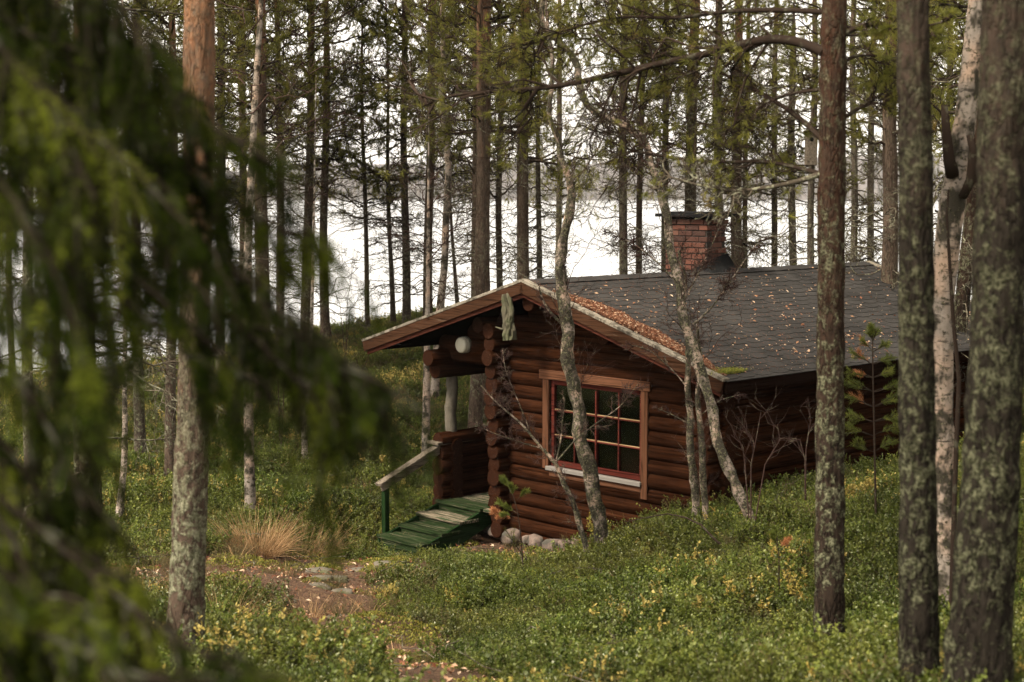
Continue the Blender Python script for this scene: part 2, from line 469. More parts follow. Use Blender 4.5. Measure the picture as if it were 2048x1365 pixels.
M['lichen_board'] = rough_mat('lichen_board', (0.02, 0.017, 0.013), (0.36, 0.31, 0.24), (0.07, 0.06, 0.045), 55, 0.02)
M['shingle'] = rough_mat('shingle', (0.013, 0.0125, 0.012), (0.044, 0.041, 0.038), (0.024, 0.021, 0.018), 150, 0.002, 0.88, (0.40, 0.65))
M['black_metal'] = rough_mat('black_metal', (0.004, 0.004, 0.004), (0.009, 0.009, 0.009), (0.012, 0.012, 0.012), 20, 0.002, 0.9)
M['granite'] = rough_mat('granite', (0.085, 0.062, 0.052), (0.19, 0.14, 0.112), (0.06, 0.054, 0.044), 30, 0.01)
M['flat_stone'] = rough_mat('flat_stone', (0.065, 0.055, 0.042), (0.15, 0.13, 0.10), (0.055, 0.055, 0.025), 24, 0.008, 0.9, (0.5, 0.66))
M['post_bark'] = rough_mat('post_bark', (0.035, 0.03, 0.023), (0.13, 0.11, 0.085), (0.08, 0.07, 0.053), 26, 0.02)
M['deadwood'] = rough_mat('deadwood', (0.018, 0.016, 0.011), (0.12, 0.105, 0.072), (0.06, 0.06, 0.034), 22, 0.02)
M['white_lamp'] = NT('lamp_plastic').principled((0.40, 0.37, 0.29), 0.4, None, 0.4)
M['lamp_base'] = NT('lamp_base').principled((0.24, 0.22, 0.17), 0.5, None, 0.4)
M['sill'] = NT('sill_metal').principled((0.12, 0.105, 0.09), 0.6, None, 0.5)
def curtain_mat():
    n = NT('curtain'); v = n.noise(n.coord('Object', (1, 1, 0.1)), 12, 3)
    return n.leafy(n.mix(v, (0.40, 0.33, 0.18), (0.62, 0.52, 0.32)), 0.2, spec=0)
M['curtain'] = curtain_mat()
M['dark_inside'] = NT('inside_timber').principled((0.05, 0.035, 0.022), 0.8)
def glass_mat():
    n = NT('window_glass')
    t = n.N.new('ShaderNodeBsdfTransparent'); t.inputs[0].default_value = (0.92, 0.95, 0.90, 1)
    g = n.N.new('ShaderNodeBsdfGlossy'); g.inputs['Roughness'].default_value = 0.02; g.inputs[0].default_value = (0.9, 0.95, 0.9, 1)
    fr = n.N.new('ShaderNodeFresnel'); fr.inputs[0].default_value = 1.5
    m = n.N.new('ShaderNodeMixShader'); n.L.new(fr.outputs[0], m.inputs[0])
    n.L.new(t.outputs[0], m.inputs[1]); n.L.new(g.outputs[0], m.inputs[2]); n.L.new(m.outputs[0], n.out.inputs[0])
    return n.m
M['glass'] = glass_mat()
def brick_mat():
    n = NT('brick')
    col = n.ramp(n.attr(), [(0.0, (0.016, 0.009, 0.008)), (0.35, (0.050, 0.018, 0.012)), (0.8, (0.095, 0.032, 0.020)), (1.0, (0.08, 0.042, 0.03))])
    a = n.noise(n.coord('Object'), 55, 5, 0.7)
    col = n.mix(n.ramp(a, [(0.3, 0.6), (0.7, 0.0)]), col, (0.07, 0.035, 0.025))
    return n.principled(col, 0.9, n.bump(a, 0.8, 0.006), 0.15)
M['brick'] = brick_mat()
M['mortar'] = rough_mat('mortar', (0.02, 0.018, 0.016), (0.05, 0.043, 0.036), (0.03, 0.026, 0.022), 60, 0.004)
M['pine_leaf'] = foliage('pine_needles', (0.060, 0.066, 0.014), (0.135, 0.135, 0.026), (0.25, 0.225, 0.046), 0.55, 0.2, 0.5, (0.16, 0.075, 0.025))
M['young_leaf'] = foliage('young_needles', (0.035, 0.046, 0.009), (0.075, 0.090, 0.016), (0.15, 0.155, 0.030), 0.35)
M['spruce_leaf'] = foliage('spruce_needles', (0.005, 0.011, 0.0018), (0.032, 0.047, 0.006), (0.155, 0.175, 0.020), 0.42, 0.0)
M['dry_leaf'] = foliage('dry_needles', (0.20, 0.08, 0.03), (0.30, 0.12, 0.05), (0.38, 0.17, 0.08), 0.3)
M['branch'] = twig_mat('branch_bark', (0.012, 0.009, 0.007), (0.040, 0.027, 0.020), (0.09, 0.09, 0.06), 0.25)
M['dead_branch'] = twig_mat('dead_branch_bark', (0.03, 0.024, 0.018), (0.075, 0.06, 0.043), (0.15, 0.145, 0.10), 0.6)
M['purple_twig'] = twig_mat('birch_twig', (0.016, 0.010, 0.009), (0.055, 0.032, 0.026), (0.16, 0.15, 0.10), 0.25)
M['spruce_twig'] = twig_mat('spruce_twig', (0.008, 0.006, 0.005), (0.022, 0.017, 0.012), (0.09, 0.09, 0.065), 0.3)
M['bark'] = bark_pine('pine_bark', z0=8.2, z1=11.5)
M['bark_grey'] = bark_pine('pine_bark_grey', plates=(0.085, 0.066, 0.050), deep=(0.03, 0.023, 0.018), orange=(0.11, 0.065, 0.04), z0=8.5, z1=12.0, lichen=.7, lz=(4, 9))
M['bark_near'] = bark_pine('pine_bark_near', plates=(0.026, 0.021, 0.016), deep=(0.006, 0.005, 0.004), orange=(0.046, 0.031, 0.023), z0=6.8, z1=8.4, lichen=.75, lz=(5.5, 9.5), moss=(0.018, 0.019, 0.009), pale=(0.098, 0.096, 0.058))
M['bark_dark'] = bark_pine('pine_bark_dark', plates=(0.036, 0.025, 0.018), deep=(0.007, 0.0055, 0.0045), orange=(0.050, 0.022, 0.013), z0=5.0, z1=10.0, lichen=0.6, lz=(5.2, 9.0), moss=(0.03, 0.032, 0.016), pale=(0.15, 0.145, 0.09))
M['bark_left'] = bark_pine('pine_bark_left', plates=(0.090, 0.062, 0.044), z0=6.2, z1=8.0, orange=(0.20, 0.092, 0.047), lichen=.95, lz=(4.9, 6.3), moss=(0.09, 0.09, 0.05), pale=(0.19, 0.18, 0.12))
M['birch_bark'] = bark_birch('birch_bark', (0.36, 0.30, 0.25), lichen=.72, dark=1.0)
M['birch_dark'] = bark_birch('birch_bark_dark', (0.24, 0.19, 0.155), lichen=.80, dark=1.35)
M['birch_white'] = bark_birch('birch_bark_white', (0.24, 0.20, 0.165), 0.35, 1.0)

# ------------------------------------------------------------------ terrain
TH = math.radians(43.466 - 90)
EX = A([math.cos(TH), math.sin(TH), 0]); EY = A([-math.sin(TH), math.cos(TH), 0]); O0 = A([-0.026, 20.0, 0])
def loc2w(s, t, z=0.0): return O0 + EX * s + EY * t + A([0, 0, z])
def w2loc(X, Y):
    dx, dy = X - O0[0], Y - O0[1]
    return dx * EX[0] + dy * EX[1], dx * EY[0] + dy * EY[1]
ctrl = []
def cp(px, py, Y, dz=0.0):
    p = at(px, py, Y); ctrl.append((p[0], p[1], p[2] + dz))
def cw(X, Y, z): ctrl.append((X, Y, z))
for X, Y, z in ((0, 0, 5.4), (-3, 2, 5.2), (3, 2, 5.5), (-6, 6, 4.7), (6, 4, 5.4), (0, 5, 4.75), (-12, 14, 3.6), (12, 14, 4.9), (12, 24, 4.5), (-14, 24, 3.1), (0, -10, 5.6), (10, -10, 5.6), (-10, -10, 5.2), (20, 30, 4.3), (-20, 30, 3.2), (-20, 5, 4.2), (20, 5, 5.6)): cw(X, Y, z)
cp(800, 1365, 11.0); cp(1660, 1345, 10.0); cp(368, 1318, 9.5); cp(1250, 1365, 10.4); cp(1150, 1280, 12.4, -.1)
cp(650, 1150, 16.6); cp(850, 1112, 18.2); cp(430, 1165, 15.6); cp(700, 1250, 13.6)
cp(1045, 1170, 16.6); cp(1050, 1142, 17.8); cp(1050, 1108, 19.1); cp(950, 1150, 17.6); cp(1150, 1118, 18.3); cp(1150, 1155, 17.1); cp(1230, 1125, 17.0); cp(1240, 1100, 17.9); cp(1330, 1100, 16.6); cp(1500, 1070, 15.0, -.1); cp(1400, 1170, 13.3, -.1); cp(1150, 1215, 14.9, -.05); cp(1620, 1150, 12.8, -.1)
cp(1900, 1010, 13.6, -.2); cp(1980, 1420, 7.2)
for s, t, z in ((-1.2, -1.5, 2.40), (-1.4, 0, 2.40), (-.2, -1.3, 2.42), (0, -.3, 2.56), (1.0, -.2, 2.60), (1.6, -.3, 2.74), (2.3, -.3, 2.98), (3.0, -.3, 3.24), (3.7, -.1, 3.44), (3.8, 1.5, 3.42), (3.8, 3.5, 3.50), (3.9, 7, 3.45), (-1.5, 3, 2.6), (-1.2, 7, 2.9), (1.5, 3, 2.6), (1, 7.5, 3.1), (3, 5, 3.0)):
    p = loc2w(s, t); cw(p[0], p[1], z)
cp(500, 1010, 21); cp(245, 1050, 20); cp(610, 880, 25.5); cp(720, 780, 28.5); cp(880, 800, 27.0)
cp(480, 700, 32); cp(650, 676, 32); cp(835, 645, 32); cp(200, 765, 32); cp(1050, 630, 32, .1)
cw(6, 32, 4.3); cw(11, 32, 4.3); cw(3, 30, 4.0); cw(-3.6, 30.5, 3.6)
ctrl = A(ctrl)
def _phi(r2): return np.where(r2 > 1e-9, 0.5 * r2 * np.log(np.maximum(r2, 1e-9)), 0)
_n = len(ctrl)
_K = _phi(((ctrl[:, None, :2] - ctrl[None, :, :2]) ** 2).sum(-1)) + np.eye(_n) * 0.35
_P = np.column_stack([np.ones(_n), ctrl[:, :2]])
_sol = np.linalg.solve(np.block([[_K, _P], [_P.T, np.zeros((3, 3))]]), np.concatenate([ctrl[:, 2], np.zeros(3)]))
def ground(X, Y, fine=True):
    X = np.atleast_1d(A(X, dtype=float)); Y = np.atleast_1d(A(Y, dtype=float))
    sh = X.shape; x = X.ravel(); y = Y.ravel(); out = np.empty(len(x))
    for i in range(0, len(x), 40000):
        xi = np.clip(x[i:i + 40000], -20, 20); yi = np.clip(y[i:i + 40000], -10, 32.0)
        r2 = (xi[:, None] - ctrl[None, :, 0]) ** 2 + (yi[:, None] - ctrl[None, :, 1]) ** 2
        out[i:i + 40000] = _phi(r2) @ _sol[:_n] + _sol[_n] + _sol[_n + 1] * xi + _sol[_n + 2] * yi
    # beyond the crest the bank falls to the lake
    d = np.clip(y - 32.0, 0, None)
    out = out - 0.055 * d ** 1.55
    out = np.maximum(out, -1.5)
    if fine:
        q = np.column_stack([x, y, 0 * x])
        out = out + (vnoise(q, 0.9) - .5) * 0.20 + (vnoise(q, 2.3) - .5) * 0.11 * (y < 30)
    return out.reshape(sh)
def gz(x, y): return float(ground([x], [y])[0])

PATH = [at(790, 1150, 17.2)[:2], at(690, 1130, 17.4)[:2], at(640, 1175, 16.3)[:2], at(680, 1225, 14.6)[:2], at(740, 1300, 12.3)[:2], at(860, 1400, 10.2)[:2], A([-.2, 8.0])]
PATH2 = [at(700, 1110, 18.2)[:2], at(560, 1120, 17.6)[:2], at(430, 1165, 15.8)[:2], at(200, 1180, 15.5)[:2]]
def seg_dist(X, Y, pl):
    d = np.full(X.shape, 1e9)
    for a, b in zip(pl[:-1], pl[1:]):
        ab = b - a; t = np.clip(((X - a[0]) * ab[0] + (Y - a[1]) * ab[1]) / (ab @ ab), 0, 1)
        d = np.minimum(d, np.hypot(X - a[0] - t * ab[0], Y - a[1] - t * ab[1]))
    return d
def bare(X, Y):
    """0 = covered by shrubs, 1 = open path or litter"""
    q = np.column_stack([X.ravel(), Y.ravel(), 0 * X.ravel()])
    nz = (vnoise(q, 1.3).reshape(X.shape) - .5) * 0.5
    b = 1 - smoothstep(0.38, 0.95, seg_dist(X, Y, PATH) + nz * .9)
    b = np.maximum(b, 1 - smoothstep(0.65, 1.25, seg_dist(X, Y, PATH2) + nz))
    s, t = w2loc(X, Y)
    fr = (1 - smoothstep(0.50, 0.85, np.abs(t + .40) + nz * .4)) * smoothstep(-1.5, -1.2, s) * (1 - smoothstep(1.6, 2.1, s + nz))
    b = np.maximum(b, fr)
    b = np.maximum(b, ((s > -1.3) & (s < 3.55) & (t > -.12) & (t < 6.6)).astype(float))
    b = np.maximum(b, ((s > -1.25) & (s < -.1) & (t > -1.5) & (t < 0)).astype(float))
    return b

def grid_mesh(xs, ys, zf):
    X, Y = np.meshgrid(xs, ys); Z = zf(X, Y)
    V = np.stack([X, Y, Z], -1).reshape(-1, 3)
    nx, ny = len(xs), len(ys)
    i = np.arange(nx - 1)[None, :]; j = np.arange(ny - 1)[:, None] * nx
    q = np.stack([j + i, j + i + 1, j + nx + i + 1, j + nx + i], -1).reshape(-1, 4)
    return V, q
def ground_mat():
    n = NT('forest_floor')
    v = n.pos()
    a = n.noise(v, 9, 6, 0.75); b = n.noise(v, 45, 4, 0.7); c = n.noise(v, 1.1, 3)
    litter = n.mix(n.ramp(b, [(0.35, 0.0), (0.65, 1.0)]), (0.035, 0.021, 0.013), (0.15, 0.085, 0.052))
    litter = n.mix(n.ramp(a, [(0.55, 0.0), (0.65, 0.8)]), litter, (0.20, 0.13, 0.07))
    moss = n.mix(b, (0.045, 0.055, 0.014), (0.15, 0.145, 0.035))
    moss = n.mix(n.ramp(c, [(0.4, 0.0), (0.6, 1.0)]), moss, (0.085, 0.085, 0.03))
    f = n.ramp(n.math('ADD', n.attr(), n.math('MULTIPLY', n.math('SUBTRACT', a, .5), 1.3)), [(0.42, 0.0), (0.62, 1.0)])
    col = n.mix(f, moss, litter)
    return n.principled(col, 0.95, n.bump(n.math('ADD', a, b), 1.0, 0.05), 0.1)
xs = np.concatenate([np.linspace(-400, -24, 20)[:-1], np.linspace(-24, 24, 241), np.linspace(24, 400, 20)[1:]])
ys = np.concatenate([np.linspace(-120, -10, 12)[:-1], np.linspace(-10, 60, 351), np.linspace(60, 80, 5)[1:]])
V, q = grid_mesh(xs, ys, ground)
mb = MB(); rn = bare(V[:, 0], V[:, 1]); mb.add(V, quads=q, rnd=rn, smooth=True)
tag(mb.build('ground', ground_mat()), kind='structure')

def water_mat():
    n = NT('lake_water')
    v = n.pos((1, 0.25, 1))
    return n.principled((0.10, 0.11, 0.115), 0.16, n.bump(n.noise(v, 1.5, 5, 0.6), 0.2, 0.03), 1.0)
mb = MB(); mb.add([[-2500, 40, 0], [2500, 40, 0], [2500, 1700, 0], [-2500, 1700, 0]], quads=[[0, 1, 2, 3]])
tag(mb.build('lake', water_mat()), kind='structure')
# far shore: low wooded hills
def hills_z(X, Y):
    q = np.column_stack([X.ravel() / 260, Y.ravel() / 260, 0 * X.ravel()])
    h = vnoise(q).reshape(X.shape) * 30 + vnoise(q * 3.1).reshape(X.shape) * 6
    base = smoothstep(1480, 1950, Y)
    env = 0.55 + 0.45 * smoothstep(-700, 500, X)
    return -2 + base * (20 + h * 1.25 * env) + smoothstep(1480, 1500, Y) * 3
V, q = grid_mesh(np.linspace(-2600, 2600, 181), np.linspace(1470, 2400, 50), hills_z)
def hill_mat():
    n = NT('far_hill'); a = n.noise(n.pos(), 0.02, 4)
    return n.principled(n.mix(a, (0.045, 0.035, 0.028), (0.07, 0.055, 0.045)), 0.95)
mb = MB(); mb.add(V, quads=q, smooth=True); tag(mb.build('hills', hill_mat()), kind='structure')
rg = np.random.default_rng(11)
N = 5200
X = rg.uniform(-1250, 1250, N); Y = 1484 + rg.random(N) ** 1.6 * 420
Zg = hills_z(X, Y); H = rg.uniform(7, 13, N); Rr = H * rg.uniform(.16, .28, N)
ang = rg.random(N)[:, None] * 6.28 + np.arange(5)[None] * 6.283 / 5
ring = np.stack([X[:, None] + Rr[:, None] * np.cos(ang), Y[:, None] + Rr[:, None] * np.sin(ang), np.broadcast_to(Zg[:, None] + H[:, None] * .1, ang.shape)], -1)
V = np.concatenate([ring, np.stack([X, Y, Zg + H], -1)[:, None]], 1)
b = np.arange(N)[:, None] * 6; i = np.arange(5)[None]
t = np.stack([b + i, b + (i + 1) % 5, b + 5 + 0 * i], -1).reshape(-1, 3)
mb = MB(); mb.add(V.reshape(-1, 3), tris=t, rnd=np.repeat(rg.random(N), 6))
tag(mb.build('far_forest', foliage('far_trees', (0.030, 0.026, 0.020), (0.050, 0.042, 0.034), (0.08, 0.065, 0.05), 0.1)), 'low dark forest along the far shore of the lake', 'forest', kind='stuff')

# ------------------------------------------------------------------ cabin
Z0 = 2.60
cabin = thing('log_cabin', 'small red-brown log cabin with black shingle roof, brick chimney and porch', 'cabin', tuple(O0 + A([0, 0, Z0])), TH)
PITCHL, LR = 0.172, 0.112
AP_S, HALF, AP_Z, SL = 0.848, 3.138, 5.93, 0.3018
def roof_z(s): return AP_Z - SL * abs(s - AP_S)
rg = np.random.default_rng(21)
def log(mb, p0, p1, r=LR, seg=0.22, wob=0.004):
    p0, p1 = A(p0, dtype=float), A(p1, dtype=float)
    L = np.linalg.norm(p1 - p0)
    if L < 0.03: return
    k = max(3, int(L / seg) + 2)
    t = np.linspace(0, 1, k)[:, None]
    P = p0 + (p1 - p0) * t
    P[:, 2] += np.cumsum(rg.normal(size=k)) * 0.0012
    R = r * (1 + rg.normal(size=k) * 0.012 + rg.uniform(-.03, .03))
    # rounded-off arrises at the ends
    P = np.vstack([P[:1], P[:1] + (p1 - p0) / L * 0.008, P[1:-1], P[-1:] - (p1 - p0) / L * 0.008, P[-1:]])
    R = np.concatenate([[R[0] * .9], R[:1], R[1:-1], R[-1:], [R[-1] * .9]])
    n0 = mb.n
    tubes(mb, P, R, 18, mat=0, rough=0.015, rsc=5)
    # end discs
    k2 = len(P)
    d = (p1 - p0) / L
    for e, sgn in ((0, -1), (k2 - 1, 1)):
        T = d; ref = A([0, 0, 1.0]); U = norm(np.cross(T, ref)); Wv = np.cross(T, U)
        a = np.arange(18) * 2 * math.pi / 18
        ring = P[e] + (np.cos(a)[:, None] * U + np.sin(a)[:, None] * Wv) * R[e] * 1.0
        Vv = np.vstack([ring, P[e] + d * sgn * 0.002])
        tr = [[i, (i + 1) % 18, 18] if sgn > 0 else [(i + 1) % 18, i, 18] for i in range(18)]
        mb.add(Vv, tris=tr, mat=1)
BASE = 2.76 - Z0                      # centre of the first course
NC = 13
wx0, wx1, wz0, wz1 = 0.80, 2.375, 3.60 - Z0, 4.72 - Z0
# gable wall: logs run along x, up into the gable
g = MB(); k = -1
while True:
    z = BASE + k * PITCHL
    zt = z + Z0 + 0.02
    half = (AP_Z - 0.16 - zt - LR) / SL
    if half < 0.2: break
    x0, x1 = -0.30 + rg.uniform(-.03, .03), 3.60 + rg.uniform(-.012, .012)
    x0 = max(x0, AP_S - half); x1 = min(x1, AP_S + half)
    if zt > 4.86: x0 = max(AP_S - half, -1.30)
    if wz0 - LR * .6 < z < wz1 + LR * .6:
        log(g, (x0, 0, z), (wx0 + .03, 0, z)); log(g, (wx1 - .03, 0, z), (x1, 0, z))
    else: log(g, (x0, 0, z), (x1, 0, z))
    k += 1
w = g.build('gable_wall', [M['log_x'], M['end']], cabin); w['label'] = 'gable wall of red-brown round logs around the window'
# side wall (right) : along y, offset half a course
def side_wall(name, s, t0, t1, kmin, kmax, jut=lambda k: 0.28, label=None, off=0.5, top=None):
    m = MB()
    for k in range(kmin, kmax):
        z = BASE + (k + off) * PITCHL
        log(m, (s, t0 - jut(k) + rg.uniform(-.03, .03), z), (s, t1 + .2, z), LR * rg.uniform(.9, 1.06))
    o = m.build(name, [M['log_y'], M['end']], cabin)
    if label: o['label'] = label
    return o
side_wall('side_wall', 3.44, 0, 6.2, -1, 13, label='shaded long wall of dark logs under the eave')
side_wall('side_wall', 0.0, 0, 1.5, -1, 15, jut=lambda k: 0.27 + 0.009 * max(k, 0), label='short log wall beside the porch with a column of round log ends')
# porch: left rail wall, plate logs, short front return, back wall of the room
m = MB()
for k in range(-1, 6):
    z = BASE + (k + .5) * PITCHL
    log(m, (-1.14, -0.26 + rg.uniform(-.02, .02), z), (-1.14, 1.7, z))
o = m.build('rail_wall', [M['log_y'], M['end']], cabin); o['label'] = 'low log wall on the far side of the porch'
m = MB()
for k in range(-1, 6):
    z = BASE + k * PITCHL
    if z + Z0 < 3.62: log(m, (-1.32, 0, z), (-1.02, 0, z), LR * .92)
m.build('rail_return', [M['log_x'], M['end']], cabin)
m = MB()
for z, j in ((4.655, .30), (4.825, .42)): log(m, (-1.14, -j, z - Z0), (-1.14, 6.3, z - Z0), LR)
m.build('wall_plate', [M['log_y'], M['end']], cabin)
m = MB()
for k in range(-1, 15):
    z = BASE + k * PITCHL
    log(m, (-1.35, 1.5, z), (0.15, 1.5, z))
m.build('porch_wall', [M['log_x'], M['end']], cabin)
side_wall('side_wall', -1.14, 1.5, 6.2, -1, 12, jut=lambda k: 0.2)
m = MB()
for k in range(-1, 17):
    z = BASE + k * PITCHL; half = (AP_Z - 0.16 - z - Z0 - LR) / SL
    if half > .2: log(m, (max(-1.35, AP_S - half), 6.2, z), (min(3.6, AP_S + half), 6.2, z))
m.build('back_wall', [M['log_x'], M['end']], cabin)
# ridge and purlin ends
m = MB()
for s, z, r in ((AP_S, 5.66, .105),): log(m, (s, -0.5, z - Z0), (s, 6.7, z - Z0), r)
for s, z in ((3.44, 4.90), (-.25, 5.31), (1.95, 5.31)): log(m, (s, -0.34, z - Z0), (s, 6.6, z - Z0), LR * .9)
m.build('roof_beam', [M['log_y'], M['end']], cabin)
# porch post (grey, knotted)
m = MB(); zt = np.linspace(3.70, 4.62, 22)
P = np.column_stack([-1.17 + 0.012 * np.sin(zt * 9), 0.02 + 0.01 * np.cos(zt * 7), zt - Z0])
tubes(m, P, 0.078 + 0.003 * np.sin(zt * 23) + .002 * np.cos(zt * 41), 20, rough=0.12, rsc=24, cap=True)
o = m.build('porch_post', M['post_bark'], cabin); o['label'] = 'grey weathered bark post standing on the rail'
# rail cap
m = MB(); box(m, (-1.16, 0.72, 3.675 - Z0), (0.24, 2.1, 0.04), bev=.006); m.build('rail_cap', M['grey_wood'], cabin)
# porch floor
m = MB()
for i in range(12): box(m, (-.57, -.20 + .145 * i, 2.895 - Z0), (1.1, 0.135, 0.035), bev=.004)
m.build('porch_floor', M['green_worn'], cabin)
# door in the shade of the porch
m = MB(); box(m, (0.115, 0.85, 3.85 - Z0), (0.05, 0.8, 1.75)); d = m.build('door', M['green_z'], cabin); d.location.x = -0.24
m = MB(); box(m, (0.08, 0.55, 3.85 - Z0), (0.03, 0.03, 0.12)); h = m.build('handle', M['black_metal'], d)
# roof deck, soffit and shingles
RANG = math.atan(SL)
roofm = MB()
for sg in (-1, 1):
    Rm = roty(sg * RANG)
    Ls = HALF / math.cos(RANG)
    mid = A([AP_S + sg * HALF / 2, 3.1, AP_Z - SL * HALF / 2 - Z0]) - Rm @ A([0, 0, 0.055])
    box(roofm, mid, (Ls - .02, 7.36, 0.06), Rm, .003)
roof = roofm.build('roof', [M['soffit']], cabin)
roof['label'] = 'low pitched roof with brown barge boards and dark shingles'
shm = MB(); e, tw, dn, tg = 0.142, 0.30, 0.045, 0.06
for sg in (-1, 1):
    Ls = HALF / math.cos(RANG) + .03; nr = int(math.ceil(Ls / e))
    nt_ = int(7.36 / tw) + 1
    for i in range(nr):
        u0 = i * e; off = (tw / 2 if i % 2 else 0) + rg.uniform(-.01, .01)
        for j in range(-1, nt_ + 1):
            y0 = -0.58 + j * tw + off; y1 = y0 + tw - .005
            a0, a1 = y0 + tg, y1 - tg
            cl = lambda y: min(max(y, -0.585), 6.78)
            if cl(y1) - cl(y0) < .01: continue
            lift = rg.uniform(-.001, .003)
            ue = min(u0 + e, Ls); ud = min(u0 + e - dn, Ls); us = max(u0 - dn - .01, 0)
            hz = lambda u: 0.002 + (u - u0) / e * 0.006 + lift
            pts = [(cl(y0), us), (cl(a0), us), (cl(a1), us), (cl(y1), us), (cl(y0), ud), (cl(a0), ue), (cl(a1), ue), (cl(y1), ud)]
            Vs = [(AP_S + sg * (u * math.cos(RANG)), y, AP_Z - Z0 - u * math.sin(RANG) + hz(u)) for y, u in pts]
            Vs += [(v[0] - 0 * sg, v[1], v[2] - .008) for v in Vs[4:]]
            qs = [[0, 1, 5, 4], [1, 2, 6, 5], [2, 3, 7, 6], [4, 5, 9, 8], [5, 6, 10, 9], [6, 7, 11, 10]]
            if sg > 0: qs = [x[::-1] for x in qs]
            shm.add(Vs, quads=qs, rnd=rg.random())
# ridge capping
for j in range(25):
    y0 = -.56 + j * .3
    for sg in (-1, 1):
        box(shm, (AP_S + sg * .075, y0 + .14, AP_Z - Z0 - SL * .075 + .016), (.16, .31, .006), roty(sg * RANG) @ rotx(.02), .001)
sh = shm.build('shingles', M['shingle'], roof)
# barge boards front and back, with the grey lichen-covered edge strip on top
def barge(y, sg, nm='barge_board', back=False):
    Ls = HALF / math.cos(RANG); Rm = roty(sg * RANG)
    mid = lambda dz, dy: A([AP_S + sg * HALF / 2, y + dy, AP_Z - SL * HALF / 2 - Z0]) + Rm @ A([0, 0, dz])
    m = MB(); box(m, mid(-.075, 0), (Ls, .028, .135), Rm, .004)
    o = m.build(nm, M['barge'], roof)
    m = MB(); box(m, mid(-.155, .035 * (1 if not back else -1)), (Ls - .03, .03, .075), Rm, .004)
    m.build('trim_board', M['barge_red'], roof)
    m = MB()
    n_ = 60; L = np.linspace(-Ls / 2, Ls / 2, n_)
    for wy0, wy1, h in ((-.02, .085, .03),):
        yy = np.linspace(wy0, wy1, 5) * (1 if not back else -1)
        X, Y2 = np.meshgrid(L, yy, indexing='ij')
        base = np.stack([X, Y2, np.full_like(X, h)], -1)
        Vv = base + 0; nz = vnoise(base + 7 * sg, 22)
        Vv[..., 2] += (nz - .5) * .016; Vv[:, 0, 2] -= .004; Vv[:, -1, 2] -= .01
        low = base.copy(); low[..., 2] = -.006
        W3 = np.concatenate([Vv, low], 1).reshape(-1, 3) @ Rm.T + A([AP_S + sg * HALF / 2, y, AP_Z - SL * HALF / 2 - Z0])
        qs = []; ny = 10
        order = [0, 1, 2, 3, 4, 9, 8, 7, 6, 5]
        for i in range(n_ - 1):
            for a_, b_ in zip(order, order[1:] + order[:1]):
                qs.append([i * ny + a_, (i + 1) * ny + a_, (i + 1) * ny + b_, i * ny + b_])
        for i in (0, n_ - 1):
            for a_ in range(4): qs.append([i * ny + a_, i * ny + a_ + 1, i * ny + a_ + 6, i * ny + a_ + 5])
        m.add(W3, quads=qs)
    o2 = m.build('edge_strip', M['lichen_board'], roof)
barge(-0.60, -1); barge(-0.60, 1); barge(6.80, -1, back=True); barge(6.80, 1, back=True)
for sg in (-1, 1):
    m = MB(); box(m, (AP_S + sg * (HALF - .005), 3.1, AP_Z - SL * HALF - Z0 - .075), (.028, 7.34, .13), None, .003)
    m.build('fascia', M['soffit'], roof)
# chimney
chim_c = (AP_S - .37, 2.90 + .21)
cw_, cd = .74, .42
m = MB(); rgc = np.random.default_rng(5)
cz0, cz1 = 5.62 - Z0, 6.66 - Z0; bh, mo = .065, .014
row = 0; z = cz0
while z + bh < cz1 + .01:
    grow = 0.02 if z + bh + mo > cz1 - .06 else 0.0
    for ax, Lf, Df in ((0, cw_ + 2 * grow, cd + 2 * grow), (1, cd + 2 * grow, cw_ + 2 * grow)):
        for sgn in (-1, 1):
            bl = .24; off = -.12 if (row + ax) % 2 else 0
            x = -Lf / 2 + off
            while x < Lf / 2 - .01:
                a_ = max(x, -Lf / 2); b_ = min(x + bl - mo, Lf / 2)
                # only one of the two faces owns the corner brick
                if ax == 1: a_, b_ = max(a_, -Lf / 2 + .1), min(b_, Lf / 2 - .1)
                if b_ - a_ > .03:
                    j = rgc.uniform(-.003, .003)
                    sz = (b_ - a_, .1, bh) if ax == 0 else (.1, b_ - a_, bh)
                    c = ((a_ + b_) / 2, sgn * (Df / 2 - .05 + j), z + bh / 2) if ax == 0 else (sgn * (Df / 2 - .05 + j), (a_ + b_) / 2, z + bh / 2)
                    box(m, (c[0], c[1], c[2]), sz, None, .004, 0, rgc.random())
                x += bl
    z += bh + mo; row += 1
box(m, (0, 0, (cz0 + cz1) / 2 - .01), (cw_ - .03, cd - .03, cz1 - cz0), None, .002, 1)
ch = m.build('chimney', [M['brick'], M['mortar']], roof); ch.location = (chim_c[0], chim_c[1], 0)
ch['label'] = 'red brick chimney with a black metal cap'
m = MB(); box(m, (0, 0, cz1 + .03), (cw_ + .24, cd + .20, .045), None, .004); box(m, (0, 0, cz1 + .066), (cw_ + .12, cd + .08, .026), None, .006)
box(m, (0, 0, cz1 - .005), (cw_ + .03, cd + .03, .03), None, .004)
c_ = m.build('chimney_cap', M['black_metal'], roof); c_.location = (chim_c[0], chim_c[1], 0)
